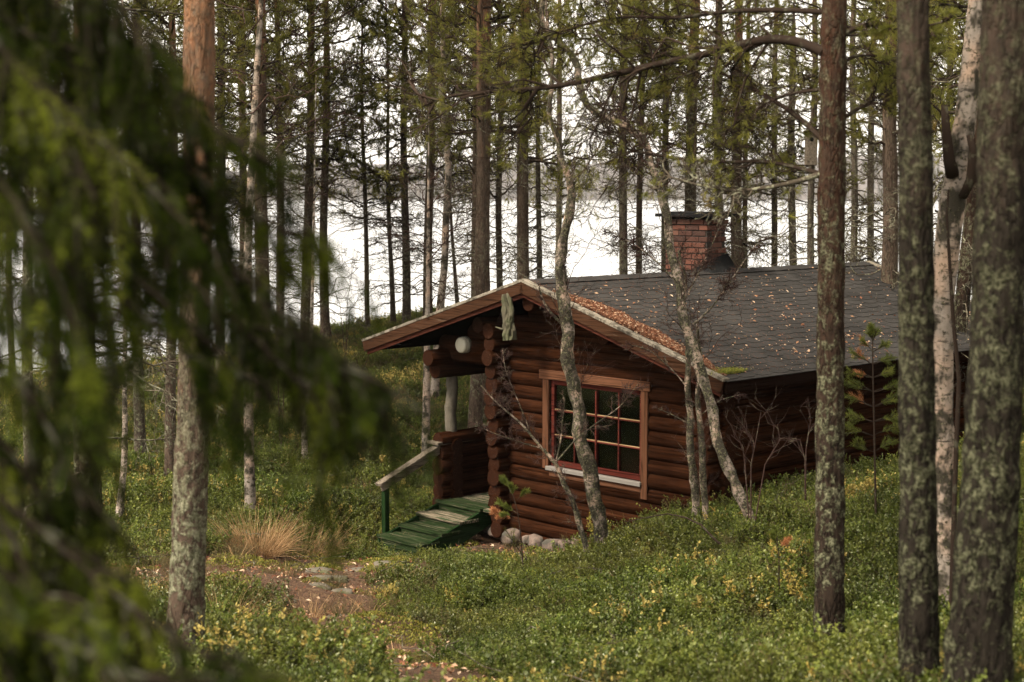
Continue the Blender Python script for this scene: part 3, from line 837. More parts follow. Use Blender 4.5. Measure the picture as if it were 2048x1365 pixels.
# flashing: a sloping sheet metal collar on the near side of the ridge
m = MB(); xr = cw_ / 2 + .012
yl, yr_ = -cd / 2 - .02, cd / 2 + .02
def rz_(x): return roof_z(chim_c[0] + x) - Z0
Vf = [(xr, yl, rz_(xr) + .02), (xr, yr_, rz_(xr) + .02), (xr, yr_, rz_(xr) + .24), (xr, yl, rz_(xr) + .15), (xr + .12, yl - .03, rz_(xr + .12) + .016), (xr + .12, yr_ + .10, rz_(xr + .12) + .016)]
Vf += [(xr - .50, yl, rz_(xr - .5) + .02), (xr, yl - .10, rz_(xr) + .018)]
m.add(Vf, quads=[[3, 2, 5, 4]], tris=[[2, 1, 5], [3, 4, 7], [6, 7, 3]])
fl = m.build('flashing', M['black_metal'], roof); fl.location = (chim_c[0], chim_c[1], 0)
# window
wr = MB()
winp = bpy.data.objects.new('window', None); COL.objects.link(winp); winp.parent = cabin; winp['label'] = 'twelve-pane window with red sash and brown trim'
def part(name, mat, parent, *boxes, label=None, bev=.004):
    m = MB()
    for c, s in boxes: box(m, c, s, None, bev)
    o = m.build(name, mat, parent)
    if label: o['label'] = label
    return o
T0, T1 = 0.714, 2.46
zt_, zb_ = 4.80 - Z0, 3.40 - Z0
part('trim', M['trim_x'], winp, (((T0 + T1) / 2, -.115, zt_ - .055), (T1 - T0 + .10, .035, .115)))
part('trim', M['trim_z'], winp, ((T0 + .055, -.108, (3.56 + 4.685) / 2 - Z0), (.105, .03, 4.685 - 3.56)))
part('trim', M['trim_z'], winp, ((T1 - .045, -.108, (3.40 + 4.685) / 2 - Z0), (.105, .03, 4.685 - 3.40)))
part('trim', M['trim_x'], winp, (((T0 + T1) / 2 + .01, -.106, 3.515 - Z0), (T1 - T0 - .22, .028, .085)))
sx0, sx1, sz0, sz1 = T0 + .115, T1 - .105, 3.60 - Z0, 4.675 - Z0
part('sill', M['sill'], winp, (((sx0 + sx1) / 2, -.118, 3.585 - Z0), (sx1 - sx0 + .06, .07, .03)), (((sx0 + sx1) / 2, -.148, 3.568 - Z0), (sx1 - sx0 + .06, .008, .035)))
fw = .05; y_ = -.055
part('sash', M['sash'], winp,
     (((sx0 + sx1) / 2, y_, sz1 - fw / 2), (sx1 - sx0 - 2 * fw - .002, .04, fw)), (((sx0 + sx1) / 2, y_, sz0 + fw / 2 + .015), (sx1 - sx0 - 2 * fw - .002, .04, fw + .02)),
     ((sx0 + fw / 2, y_, (sz0 + sz1) / 2), (fw, .042, sz1 - sz0)), ((sx1 - fw / 2, y_, (sz0 + sz1) / 2), (fw, .042, sz1 - sz0)),
     (((sx0 + sx1) / 2 , y_, (sz0 + sz1) / 2), (.026, .045, sz1 - sz0 - 2 * fw - .03)))
ix0, ix1, iz0, iz1 = sx0 + fw, sx1 - fw, sz0 + fw + .02, sz1 - fw
cxm = (sx0 + sx1) / 2
mu = []
for x in ((ix0 + cxm) / 2 - .012, (ix1 + cxm) / 2 + .012): mu.append(((x, y_, (iz0 + iz1) / 2), (.022, .03, iz1 - iz0)))
for b__ in mu: part('muntin', M['sash'], winp, b__)
mu = []; mr = []
for kz in (1, 2):
    zz = iz0 + (iz1 - iz0) * kz / 3
    xsg = [ix0, (ix0 + cxm) / 2 - .023, (ix0 + cxm) / 2 - .001, cxm - .014, cxm + .014, (ix1 + cxm) / 2 + .001, (ix1 + cxm) / 2 + .023, ix1]
    for a_, b_ in zip(xsg[::2], xsg[1::2]): mu.append((((a_ + b_) / 2, y_ + .001, zz + .008), (b_ - a_ - .001, .026, .009)))
    for a_, b_ in zip(xsg[::2], xsg[1::2]): mr.append((((a_ + b_) / 2, y_ + .001, zz - .0055), (b_ - a_ - .001, .030, .0175)))
for b__ in mu: part('muntin', M['pale_wood'], winp, b__)
for b__ in mr: part('muntin', M['sash'], winp, b__)
part('pane', M['glass'], winp, ((cxm, y_ + .012, (iz0 + iz1) / 2), (ix1 - ix0, .004, iz1 - iz0)), bev=.0005)
# inner casement of pale wood, ten centimetres behind
yi = .055; mu = []
for x in (ix0 + .01, (ix0 + cxm) / 2, cxm, (ix1 + cxm) / 2, ix1 - .01): mu.append(((x, yi, (iz0 + iz1) / 2), (.024, .024, iz1 - iz0 + .06)))
for kz in (0, 1, 2, 3): mu.append(((cxm, yi + .026, iz0 + (iz1 - iz0) * kz / 3), (ix1 - ix0, .024, .026)))
part('inner_casement', M['inner_wood'], winp, *mu)
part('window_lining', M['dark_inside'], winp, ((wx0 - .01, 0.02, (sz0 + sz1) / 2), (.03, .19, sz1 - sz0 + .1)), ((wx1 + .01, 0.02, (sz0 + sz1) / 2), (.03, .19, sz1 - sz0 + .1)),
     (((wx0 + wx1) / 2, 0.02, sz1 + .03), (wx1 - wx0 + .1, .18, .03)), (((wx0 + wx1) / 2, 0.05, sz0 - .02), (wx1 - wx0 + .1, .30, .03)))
m = MB()
for x0_, x1_ in ((ix0 - .02, ix0 + .30), (ix1 - .10, ix1 + .03), (cxm - .16, cxm + .10)):
    n_ = 40; xx = np.linspace(x0_, x1_, n_); yy = .16 + .022 * np.sin(np.arange(n_) * 1.15) + .01 * np.sin(np.arange(n_) * 2.7)
    Vv = np.concatenate([np.column_stack([xx, yy, np.full(n_, iz0 - .05)]), np.column_stack([xx, yy, np.full(n_, iz1 + .05)])])
    m.add(Vv, quads=[[i, i + 1, n_ + i + 1, n_ + i] for i in range(n_ - 1)], smooth=True)
m.build('curtain', M['curtain'], winp)
part('jar', M['white_lamp'], winp, ((ix1 - .28, .12, iz0 + .07), (.07, .05, .14)), label='small pale things on the inner window ledge')
part('jar', M['pale_wood'], winp, ((ix1 - .10, .12, iz0 + .08), (.11, .03, .12)))
# inner floor so the room is closed
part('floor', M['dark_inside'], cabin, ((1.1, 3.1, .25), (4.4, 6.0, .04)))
# lamp on the porch log
def lathe(mb, prof, n=32, M3=None, c=(0, 0, 0), mat=0):
    a = np.arange(n) * 2 * math.pi / n
    V = A([[r * math.cos(t), r * math.sin(t), z] for r, z in prof for t in a])
    if M3 is not None: V = V @ A(M3).T
    q = [[i * n + j, i * n + (j + 1) % n, (i + 1) * n + (j + 1) % n, (i + 1) * n + j] for i in range(len(prof) - 1) for j in range(n)]
    mb.add(V + A(c), quads=q, smooth=True, mat=mat)
lp = bpy.data.objects.new('wall_lamp', None); COL.objects.link(lp); lp.parent = cabin; lp['label'] = 'round cream drum lamp above the steps'
lc = (-0.745, -.12, 5.03 - Z0 - .02)
RL = rotx(math.pi / 2)
m = MB(); lathe(m, [(0.0, 0.085), (.06, .084), (.090, .080), (.102, .068), (.104, .045), (.104, .02)], 36, RL, lc); m.build('lamp_shade', M['white_lamp'], lp)
m = MB(); lathe(m, [(.106, .024), (.111, .02), (.111, -.03), (.0, -.032)], 36, RL, lc); m.build('lamp_base', M['lamp_base'], lp)
# front log under the porch gable on which the lamp sits
m = MB()
for z in (4.86,): log(m, (-1.32, 0, z - Z0), (-.1, 0, z - Z0), LR)
m.build('porch_beam', [M['log_x'], M['end']], cabin)
# steps
st = bpy.data.objects.new('steps', None); COL.objects.link(st); st.parent = cabin; st['label'] = 'four green painted wooden steps with a handrail'
S0, S1 = -1.12, -.235
fronts = [(-.32, 2.92), (-.66, 2.80), (-.97, 2.69), (-1.32, 2.60)]
for i, (y, z) in enumerate(fronts):
    mt = [M['green_x'], M['green_worn'], M['green_x'], M['green_x']][i]
    m = MB()
    for p in range(2): box(m, ((S0 + S1) / 2, y + .08 + .165 * p, z - .022 - Z0), (S1 - S0 + rg.uniform(0, .012), .158, .044), rotz(rg.uniform(-.004, .004)), .005)
    m.build('tread', mt, st)
    m = MB(); lo = z - .145; box(m, ((S0 + S1) / 2, y + .032, (z - .045 + lo) / 2 - Z0), (S1 - S0 - .03, .022, z - .045 - lo), None, .003)
    if i == 3: box(m, ((S0 + S1) / 2, y + .032, lo - Z0 - .05), (S1 - S0 - .03, .022, .09), None, .003)
    m.build('riser', M['green_x'], st)
for s in (S0 + .03, S1 - .03):
    m = MB(); ang_ = math.atan2(2.92 - 2.60, 1.0)
    poly = [(-1.31, 2.56), (-1.0, 2.645), (-.66, 2.755), (-.30, 2.872), (0.02, 2.86), (0.02, 2.74), (-1.02, 2.36), (-1.31, 2.36)]
    Vp = [(s + dx, y, z - Z0) for dx in (-.02, .02) for y, z in poly]; n_ = len(poly)
    qd = [[i, (i + 1) % n_, n_ + (i + 1) % n_, n_ + i] for i in range(n_)]
    m.add(Vp, quads=qd + [[0, 1, 6, 7], [1, 2, 5, 6], [2, 3, 4, 5], [15, 14, 9, 8], [14, 13, 10, 9], [13, 12, 11, 10]])
    m.build('stringer', M['green_y'], st)
hr = part('rail_post', M['green_z'], st, ((-1.155, -1.14, (2.40 + 3.23) / 2 - Z0), (.075, .075, 3.23 - 2.40)))
m = MB(); p0, p1 = A([-1.15, -1.26, 3.235 - Z0]), A([-1.15, -.06, 3.70 - Z0]); d = p1 - p0; a_ = math.atan2(d[2], d[1])
box(m, (p0 + p1) / 2, (.12, np.linalg.norm(d), .042), rotx(a_), .005); box(m, (p0 + p1) / 2 + A([.03, 0, -.06]), (.035, np.linalg.norm(d) - .06, .085), rotx(a_), .005)
m.build('handrail', M['grey_wood'], st)

# foundation stones, each one its own
def stone_mesh(name, r, seed, mat, flat=0.7, sub=3):
    import bmesh
    bm = bmesh.new(); bmesh.ops.create_icosphere(bm, subdivisions=sub, radius=1.0)
    V = A([v.co[:] for v in bm.verts]); off = seed * 3.17
    V2 = V * (1 + (vnoise(V + off, 1.3) - .5)[:, None] * .7 + (vnoise(V + off, 3.5) - .5)[:, None] * .18)
    V2 = np.clip(V2, -.82 + .15 * math.sin(off), .86); V2 = np.sign(V2) * np.abs(V2) ** .92 + (vnoise(V + off, 7)[:, None] - .5) * .07
    V2 *= A(r) * A([1, 1, flat])
    for v, c in zip(bm.verts, V2): v.co = c
    me = bpy.data.meshes.new(name); bm.to_mesh(me); bm.free()
    me.polygons.foreach_set('use_smooth', np.ones(len(me.polygons), bool)); me.materials.append(mat)
    return me
stones = [(-.40, .10, .13, 'grey stone in the shadow right behind the steps'), (-.12, -.02, .14, 'grey stone under the corner of the cabin by the steps'), (.16, -.05, .15, 'pinkish granite stone second from the steps under the log wall'),
          (.44, -.05, .085, 'small stone wedged between two larger ones under the wall'), (.62, -.04, .13, 'flat brownish stone under the middle of the log wall'),
          (.93, -.06, .13, 'round pale grey granite stone under the wall'), (1.13, -.05, .105, 'rounded stone beside the thin birch stem'), (1.32, -.05, .09, 'last small stone where the shrubs begin')]
for i, (s, t, r, lb) in enumerate(stones):
    p = loc2w(s, t - .06); z = gz(p[0], p[1])
    o = obj('foundation_stone', stone_mesh('foundation_stone', r, i + 1, M['granite'], .75), None, (p[0], p[1], max(z + r * .22, 2.60)), (rg.uniform(-.2, .2), rg.uniform(-.2, .2), rg.uniform(0, 3)))
    tag(o, lb, 'stone', 'stones under the log wall')
steps_st = [(720, 1104, 17.9, .26, 'flat grey stone at the foot of the steps'), (776, 1112, 17.8, .30, 'wide pale slab nearest the bottom green step'), (640, 1133, 17.0, .22, 'rounded flat stone left of the path'),
            (668, 1147, 16.7, .22, 'flat stone half sunk in moss beside the rounded one'), (634, 1166, 16.2, .24, 'pale oval stepping stone in the middle of the path'), (638, 1188, 15.6, .20, 'smaller stepping stone below the oval one'),
            (684, 1196, 15.4, .17, 'mossy stone right of the path bend'), (676, 1222, 14.7, .22, 'long pale stone where the path turns'), (752, 1226, 14.6, .24, 'flat stone among leaves right of the long pale one'), (800, 1228, 14.5, .16, 'narrow flat stone by a fallen twig')]
for i, (px, py, Y, r, lb) in enumerate(steps_st):
    p = at(px, py, Y); z = gz(p[0], p[1])
    o = obj('stepping_stone', stone_mesh('stepping_stone', (r * .75, r * .5, .07), i + 31, M['flat_stone'], .7), None, (p[0], p[1], z - .010), (0, 0, rg.uniform(-.5, .5)))
    tag(o, lb, 'stone', 'flat stones of the path')

# weathered log hanging under the apex
m = MB()
dec = thing('hanging_stump', 'twisted grey dead stump hanging under the gable apex', 'stump', tuple(loc2w(.56, -.62, 5.2)), TH)
def gnarl(m, P, R, seed):
    P = A(P, dtype=float); R = A(R, dtype=float); t = np.linspace(0, 1, len(P)); ts = np.linspace(0, 1, 46)
    P = np.column_stack([np.interp(ts, t, P[:, i]) for i in range(3)]); R = np.interp(ts, t, R)
    m2 = MB(); tubes(m2, P, R, 36, cap=True, smooth=False); V = m2.V[0].astype(float); c = np.repeat(P, 36, 0); d = V - c
    q = V * A([1, 1, .25]) + seed; f = 1 + (vnoise(q, 45) - .5) * .75 + (vnoise(V + seed, 14) - .5) * .5
    m.add(c + d * f[:, None], quads=m2.Q[0], tris=m2.T[0])
gnarl(m, [[.0, 0, .56], [.01, .0, .46], [.03, -.01, .36], [.05, 0, .27], [.07, 0, .18], [.09, 0, .08], [.10, 0, .0]], [.03, .042, .045, .055, .075, .080, .075], 1)
gnarl(m, [[.09, 0, .24], [.12, 0, .30], [.115, .01, .40], [.07, .02, .50], [.03, .02, .57]], [.05, .035, .028, .03, .025], 4)
m.build('stump', M['deadwood'], dec)
m = MB(); tubes(m, A([[.05, 0, .14], [-.04, -.02, .13], [-.13, -.03, .15]]), A([.018, .014, .008]), 6, cap=True); m.build('snag', M['deadwood'], dec)

# ------------------------------------------------------------------ litter on the roof
def roofpt(s, y, h=0.0): return loc2w(s, y, roof_z(s) + h)
rg = np.random.default_rng(77)
def scraps(P, Nn, rg, size, asp=0.55, tilt=0.35):
    """small leaf-like quads (folded) lying at P with normals Nn"""
    n = len(P); a = rg.random(n) * 6.283
    Nn = norm(Nn + rg.normal(size=(n, 3)) * tilt)
    ref = norm(np.cross(Nn, rg.normal(size=(n, 3)))); U = ref; Wd = np.cross(Nn, U)
    s = A(size)[:, None]
    V = np.stack([P - U * s, P + Wd * s * asp + Nn * s * .25, P + U * s, P - Wd * s * asp + Nn * s * .25], 1)
    return V.reshape(-1, 3), np.arange(n * 4).reshape(-1, 4)
def leaf_litter_mat():
    n = NT('fallen_leaf')
    col = n.ramp(n.attr(), [(0.0, (0.075, 0.026, 0.014)), (0.3, (0.15, 0.055, 0.03)), (0.6, (0.26, 0.135, 0.075)), (0.85, (0.42, 0.29, 0.19)), (1.0, (0.55, 0.43, 0.31))])
    return n.leafy(col, 0.2)
M['fallen'] = leaf_litter_mat()
mb = MB()
n = 1900
s_ = AP_S + rg.random(n) ** .8 * HALF * .99; y_ = rg.uniform(-.5, 6.7, n)
keep = rg.random(n) < (.15 + 1.0 * vnoise(np.column_stack([s_, y_, 0 * s_]), 1.4)); s_, y_ = s_[keep], y_[keep]
Pp = A([roofpt(a, b, .016) for a, b in zip(s_, y_)])
nr = EX * math.sin(RANG) + Zv * math.cos(RANG)
V, q = scraps(Pp, np.tile(nr, (len(Pp), 1)), rg, (.007 + .024 * rg.random(len(Pp)) ** 2))
mb.add(V, quads=q, rnd=np.repeat(rg.random(len(Pp)) * .7 + .3, 4))
tag(mb.build('roof_leaves', M['fallen']), 'small pale yellow leaves scattered over the black shingles', 'leaves', kind='stuff')
# brown needle drift along the gable edge
mb = MB(); n = 15000
u = rg.random(n); s_ = AP_S + .42 + u * 2.62
wd = (.05 + .40 * np.sin(np.clip(u * 1.05, 0, 1) * math.pi) ** .8) * (0.65 + .7 * vnoise(np.column_stack([s_ * 2, 0 * s_, 0 * s_]), 1.5))
v = rg.random(n) ** 1.3
y_ = -.50 + wd * v
hh = .018 + .05 * (1 - v) * rg.random(n) * np.sin(np.clip(u, .05, .95) * math.pi)
Pp = A([roofpt(a, b, c) for a, b, c in zip(s_, y_, hh)])
big = rg.random(n) < .25
V, q = scraps(Pp, np.tile(nr, (n, 1)), rg, np.where(big, rg.uniform(.010, .022, n), rg.uniform(.014, .032, n)), 1.0, .5)
asp = np.where(big, .55, .09)
Vr = V.reshape(n, 4, 3); c = (Vr[:, 0] + Vr[:, 2]) / 2
Vr[:, 1] = c + (Vr[:, 1] - c) * asp[:, None]; Vr[:, 3] = c + (Vr[:, 3] - c) * asp[:, None]
mb.add(Vr.reshape(-1, 3), quads=q, rnd=np.repeat(np.where(big, rg.random(n) * .8 + .1, rg.random(n) * .38), 4))
n = 2600; s_ = AP_S + rg.random(n) * HALF * .98; y_ = -.5 + rg.random(n) ** 1.7 * 3.5
Pp = A([roofpt(a, b, .017) for a, b in zip(s_, y_)])
V, q = scraps(Pp, np.tile(nr, (n, 1)), rg, rg.uniform(.012, .028, n), .09, .1)
mb.add(V, quads=q, rnd=np.repeat(rg.random(n) * .45, 4))
tag(mb.build('needle_litter', M['fallen']), 'drift of rusty pine needles along the front roof edge', 'needles', kind='stuff')
mb = MB(); n = 1800
P0 = A([roofpt(AP_S + HALF - .12 - abs(a) * .05, -.30 + b * .12, .01 + .03 * rg.random()) for a, b in rg.normal(size=(n, 2))])
V, q = scraps(P0, np.tile(nr, (n, 1)), rg, rg.uniform(.006, .014, n), .4, 1.2)
mb.add(V, quads=q, rnd=np.repeat(rg.random(n), 4))
tag(mb.build('roof_moss', foliage('roof_moss', (0.09, 0.10, 0.02), (0.16, 0.17, 0.03), (0.26, 0.24, 0.05), .2)), 'yellow-green moss tuft on the near lower roof corner', 'moss', kind='stuff')

# ------------------------------------------------------------------ ground cover
hidden = bpy.data.collections.new("plant_sources")
def src(mb, name, mat):
    o = mb.build(name, mat, link=False); hid = bpy.data.collections.new(name); hid.objects.link(o); return o
def leaves_at(mb, P, D, size, asp, rg, rnd, mat=0):
    """oval leaves: base at P, pointing along D"""
    n = len(P); D = norm(D)
    W_ = norm(np.cross(D, rg.normal(size=(n, 3)) * .4 + Zv)); Nn = np.cross(W_, D); s = A(size)[:, None]
    V = np.stack([P, P + D * s * .35 + W_ * s * asp, P + D * s * .75 + W_ * s * asp * .8, P + D * s - Nn * s * .12, P + D * s * .75 - W_ * s * asp * .8, P + D * s * .35 - W_ * s * asp], 1)
    b = np.arange(n)[:, None] * 6
    q = np.concatenate([b + A([[0, 1, 2, 3]]), b + A([[0, 3, 4, 5]])]).astype(int)
    mb.add(V.reshape(-1, 3), quads=q, rnd=np.repeat(rnd, 6), mat=mat)
def shrub_mesh(seed, nst, hgt, lsz, spread, nl, rlo=0.0, rhi=1.0, asp=.3):
    rg = np.random.default_rng(seed); mb = MB()
    a = rg.random(nst) * 6.283; r = spread * np.sqrt(rg.random(nst))
    S = np.column_stack([r * np.cos(a), r * np.sin(a), np.full(nst, -.03)])
    D = norm(np.column_stack([np.cos(a) * .35, np.sin(a) * .35, np.ones(nst)]) + rg.normal(size=(nst, 3)) * .18)
    L = hgt * rg.uniform(.55, 1.1, nst)
    P = shoots(S, D, L, rg, 4, wig=.25)
    K, t = kids(P, 3, rg, .3, .95, (.3, .8), (.3, .55), .3, up=.3, k=3)
    tubes(mb, P, radii(P, .0022, .0012), 3, mat=1, rnd=.5)
    for Q, nn in ((P, nl), (K, nl // 2)):
        idx = np.repeat(np.arange(len(Q)), nn); t = rg.uniform(.25, 1.0, len(idx)); Sp, T = curve_pts(Q[idx], t)
        rd = norm(rg.normal(size=Sp.shape)); Dd = norm(T * .5 + rd * .8 + Zv * .25)
        rr = rlo + (rhi - rlo) * (rg.random(len(Q))[idx] * .5 + rg.random(len(idx)) * .3 + .2 * t)
        leaves_at(mb, Sp, Dd, rg.uniform(.7, 1.15, len(idx)) * lsz, asp, rg, rr)
    return mb
def cover_mat(name, stops, yel=0.0, spec=.5, trans=.4):
    n = NT(name)
    col = n.ramp(n.attr(), stops)
    P = n.pos()
    big = n.noise(P, .55, 3); med = n.noise(P, 2.3, 3)
    col = n.mix(n.ramp(big, [(.35, 0.0), (.65, 0.55)]), col, n.mix(n.attr(), (0.035, 0.040, 0.009), (0.12, 0.11, 0.026)))
    col = n.mix(n.ramp(med, [(.56, 0.0), (.70, .4)]), col, (0.14, 0.115, 0.035))
    col = n.mix(1.0, col, n.ramp(n.noise(P, .8, 3), [(.38, (.66, .72, .62)), (.60, (1.15, 1.1, 1.0))]), 'MULTIPLY')
    if yel: col = n.mix(n.ramp(n.objrnd(), [(1 - yel - .01, 0.0), (1 - yel, 0.85)]), col, n.mix(n.attr(), (0.22, 0.13, 0.03), (0.34, 0.27, 0.07)))
    k = n.ramp(n.objrnd(), [(0.0, .7), (1.0, 1.3)])
    col = n.mix(1.0, col, k, 'MULTIPLY')
    return n.leafy(col, trans, .35, spec)
M['bilberry'] = cover_mat('bilberry_leaf', [(0.0, (0.014, 0.026, 0.005)), (.5, (0.062, 0.090, 0.015)), (1.0, (0.215, 0.245, 0.050))], .015)
M['lingon'] = cover_mat('lingonberry_leaf', [(0.0, (0.010, 0.020, 0.004)), (.5, (0.034, 0.050, 0.010)), (1.0, (0.105, 0.120, 0.026))], .02, 1.2, .25)
M['stem'] = twig_mat('shrub_stem', (0.05, 0.045, 0.02), (0.10, 0.07, 0.04), lf=0.0)
M['yellow'] = foliage('yellow_leaf', (0.15, 0.11, 0.03), (0.25, 0.19, 0.05), (0.36, 0.29, 0.10), .35)
M['straw'] = foliage('dry_grass', (0.17, 0.095, 0.042), (0.32, 0.19, 0.09), (0.46, 0.29, 0.15), .3)
M['heath'] = foliage('heather', (0.060, 0.045, 0.025), (0.11, 0.085, 0.04), (0.15, 0.12, 0.05), .2)

def scatter(name, pts, rot, scl, idx, sources, label, cat):
    """ground cover nobody could count: one object whose geometry nodes set small plants on its points"""
    col = bpy.data.collections.new(name + '_plants')
    for s in sources: col.objects.link(s)
    me = bpy.data.meshes.new(name); me.vertices.add(len(pts)); me.vertices.foreach_set('co', A(pts, dtype=np.float32).ravel())
    for nm, ty, dt, key in (('rot', 'FLOAT_VECTOR', rot, 'vector'), ('scl', 'FLOAT', scl, 'value'), ('idx', 'INT', idx, 'value')):
        a_ = me.attributes.new(nm, ty, 'POINT'); a_.data.foreach_set(key, A(dt, dtype=np.int32 if ty == 'INT' else np.float32).ravel())
    me.update()
    o = bpy.data.objects.new(name, me); COL.objects.link(o)
    ng = bpy.data.node_groups.new(name + '_nodes', 'GeometryNodeTree')
    ng.interface.new_socket('Geometry', in_out='INPUT', socket_type='NodeSocketGeometry')
    ng.interface.new_socket('Geometry', in_out='OUTPUT', socket_type='NodeSocketGeometry')
    N_, L_ = ng.nodes, ng.links
    gi = N_.new('NodeGroupInput'); go = N_.new('NodeGroupOutput')
    ci = N_.new('GeometryNodeCollectionInfo'); ci.inputs['Collection'].default_value = col
    ci.inputs['Separate Children'].default_value = True; ci.inputs['Reset Children'].default_value = True
    ip = N_.new('GeometryNodeInstanceOnPoints'); ip.inputs['Pick Instance'].default_value = True
    def na(nm, ty):
        a_ = N_.new('GeometryNodeInputNamedAttribute'); a_.data_type = ty; a_.inputs['Name'].default_value = nm
        return [x for x in a_.outputs if x.enabled and x.name == 'Attribute'][0]
    L_.new(gi.outputs[0], ip.inputs['Points']); L_.new(ci.outputs[0], ip.inputs['Instance'])
    L_.new(na('idx', 'INT'), ip.inputs['Instance Index']); L_.new(na('rot', 'FLOAT_VECTOR'), ip.inputs['Rotation']); L_.new(na('scl', 'FLOAT'), ip.inputs['Scale'])
    L_.new(ip.outputs[0], go.inputs[0])
    md = o.modifiers.new('plants', 'NODES'); md.node_group = ng
    return tag(o, label, cat, kind='stuff')

rg = np.random.default_rng(101)
def sample(n, dens):
    """random points in the wedge in front of the camera (with margins), thinned by dens(X, Y)"""
    Y = np.sqrt(rg.uniform(6.0 ** 2, 36.5 ** 2, n)); X = rg.uniform(-.47, .47, n) * Y + rg.uniform(-1, 1, n)
    k = rg.random(n) < dens(X, Y); X, Y = X[k], Y[k]
    return X, Y
def nz2(X, Y, s, o=0.0): return vnoise(np.column_stack([X + o, Y + o, 0 * X]), s)
def cover(name, n, dens, meshes, smin, smax, label, cat, sink=0.0):
    X, Y = sample(n, dens); Z = ground(X, Y) - sink
    m_ = len(X)
    rot = np.column_stack([rg.uniform(-.2, .2, m_), rg.uniform(-.2, .2, m_), rg.random(m_) * 6.283])
    lump = .72 + .62 * smoothstep(.3, .75, vnoise(np.column_stack([X, Y, 0 * X]), 1.5))
    scatter(name, np.column_stack([X, Y, Z]), rot, rg.uniform(smin, smax, m_) * lump, rg.integers(0, len(meshes), m_), meshes, label, cat)
    return m_
srcs = [shrub_mesh(200 + i, 26, .19, .0205, .17, 14).build('bilberry_plant', [M['bilberry'], M['stem']], link=False) for i in range(4)]
far = lambda Y: 1 - .55 * smoothstep(18, 30, Y)
n1 = cover('bilberry_shrubs', 40000, lambda X, Y: (1 - bare(X, Y)) * far(Y) * (.45 + .55 * smoothstep(.35, .6, nz2(X, Y, .8))) * (1 - .55 * ((X < -1.2) & (Y > 11) & (Y < 19))), srcs, .65, 1.15, 'low green bilberry shrubs covering the slope around the cabin', 'shrubs')
srcs = [shrub_mesh(300 + i, 22, .13, .017, .14, 13, asp=.28).build('lingonberry_plant', [M['lingon'], M['stem']], link=False) for i in range(3)]
n2 = cover('lingonberry_shrubs', 26000, lambda X, Y: (1 - bare(X, Y)) * far(Y) * (.35 + .65 * smoothstep(.4, .6, nz2(X, Y, .6, 40))), srcs, .6, 1.2, 'dark glossy lingonberry shrubs between the bilberries', 'shrubs')
srcs = [shrub_mesh(400 + i, 7, .26, .026, .07, 9, asp=.3).build('yellow_plant', [M['yellow'], M['stem']], link=False) for i in range(2)]
n3 = cover('yellow_shrubs', 5500, lambda X, Y: (1 - bare(X, Y)) * (.01 + .40 * smoothstep(.66, .76, nz2(X, Y, .9, 90)) + .22 * (X < -1.0) * (Y > 18) + .25 * smoothstep(23, 27, Y)), srcs, .6, 1.1, 'autumn yellow bilberry sprigs among the green ones', 'shrubs')
def heath_mesh(seed):
    rg = np.random.default_rng(seed); mb = MB(); n = 70
    a = rg.random(n) * 6.283; r = .15 * np.sqrt(rg.random(n)); S = np.column_stack([r * np.cos(a), r * np.sin(a), 0 * a - .02])
    P = shoots(S, norm(np.column_stack([np.cos(a) * .4, np.sin(a) * .4, 0 * a + 1])), rg.uniform(.1, .2, n), rg, 4, wig=.4)
    tubes(mb, P, radii(P, .0022, .001), 3, mat=0, rnd=rg.random(n)); needles(mb, P, 14, rg, (.01, .018), .003, .2, 1, mat=0); return mb
srcs = [heath_mesh(500 + i).build('heather_plant', [M['heath']], link=False) for i in range(2)]
n4 = cover('heather', 9000, lambda X, Y: (1 - bare(X, Y) * .8) * (.15 + .6 * smoothstep(.5, .65, nz2(X, Y, 1.1, 140))), srcs, .6, 1.1, 'dry brown heather twigs among the shrubs', 'heather')
def moss_mesh(seed):
    rg = np.random.default_rng(seed); mb = MB(); n = 420
    r = .16 * np.sqrt(rg.random(n)); a = rg.random(n) * 6.283
    P = np.column_stack([r * np.cos(a), r * np.sin(a), .045 * (1 - (r / .16) ** 2) + rg.normal(size=n) * .006 - .012])
    leaves_at(mb, P, norm(rg.normal(size=(n, 3)) * .6 + Zv), rg.uniform(.010, .022, n), .3, rg, rg.random(n)); return mb
M['moss'] = foliage('moss', (0.055, 0.065, 0.012), (0.13, 0.125, 0.025), (0.25, 0.21, 0.045), .25)
srcs = [moss_mesh(600 + i).build('moss_tuft', [M['moss']], link=False) for i in range(3)]
n5 = cover('moss', 15000, lambda X, Y: far(Y) * np.where(bare(X, Y) > .5, .45 * smoothstep(.5, .6, nz2(X, Y, 1.7, 30)), .6) * (w2loc(X, Y)[1] < -.2), srcs, .6, 1.3, 'yellow-green moss between the path stones and shrubs', 'moss')
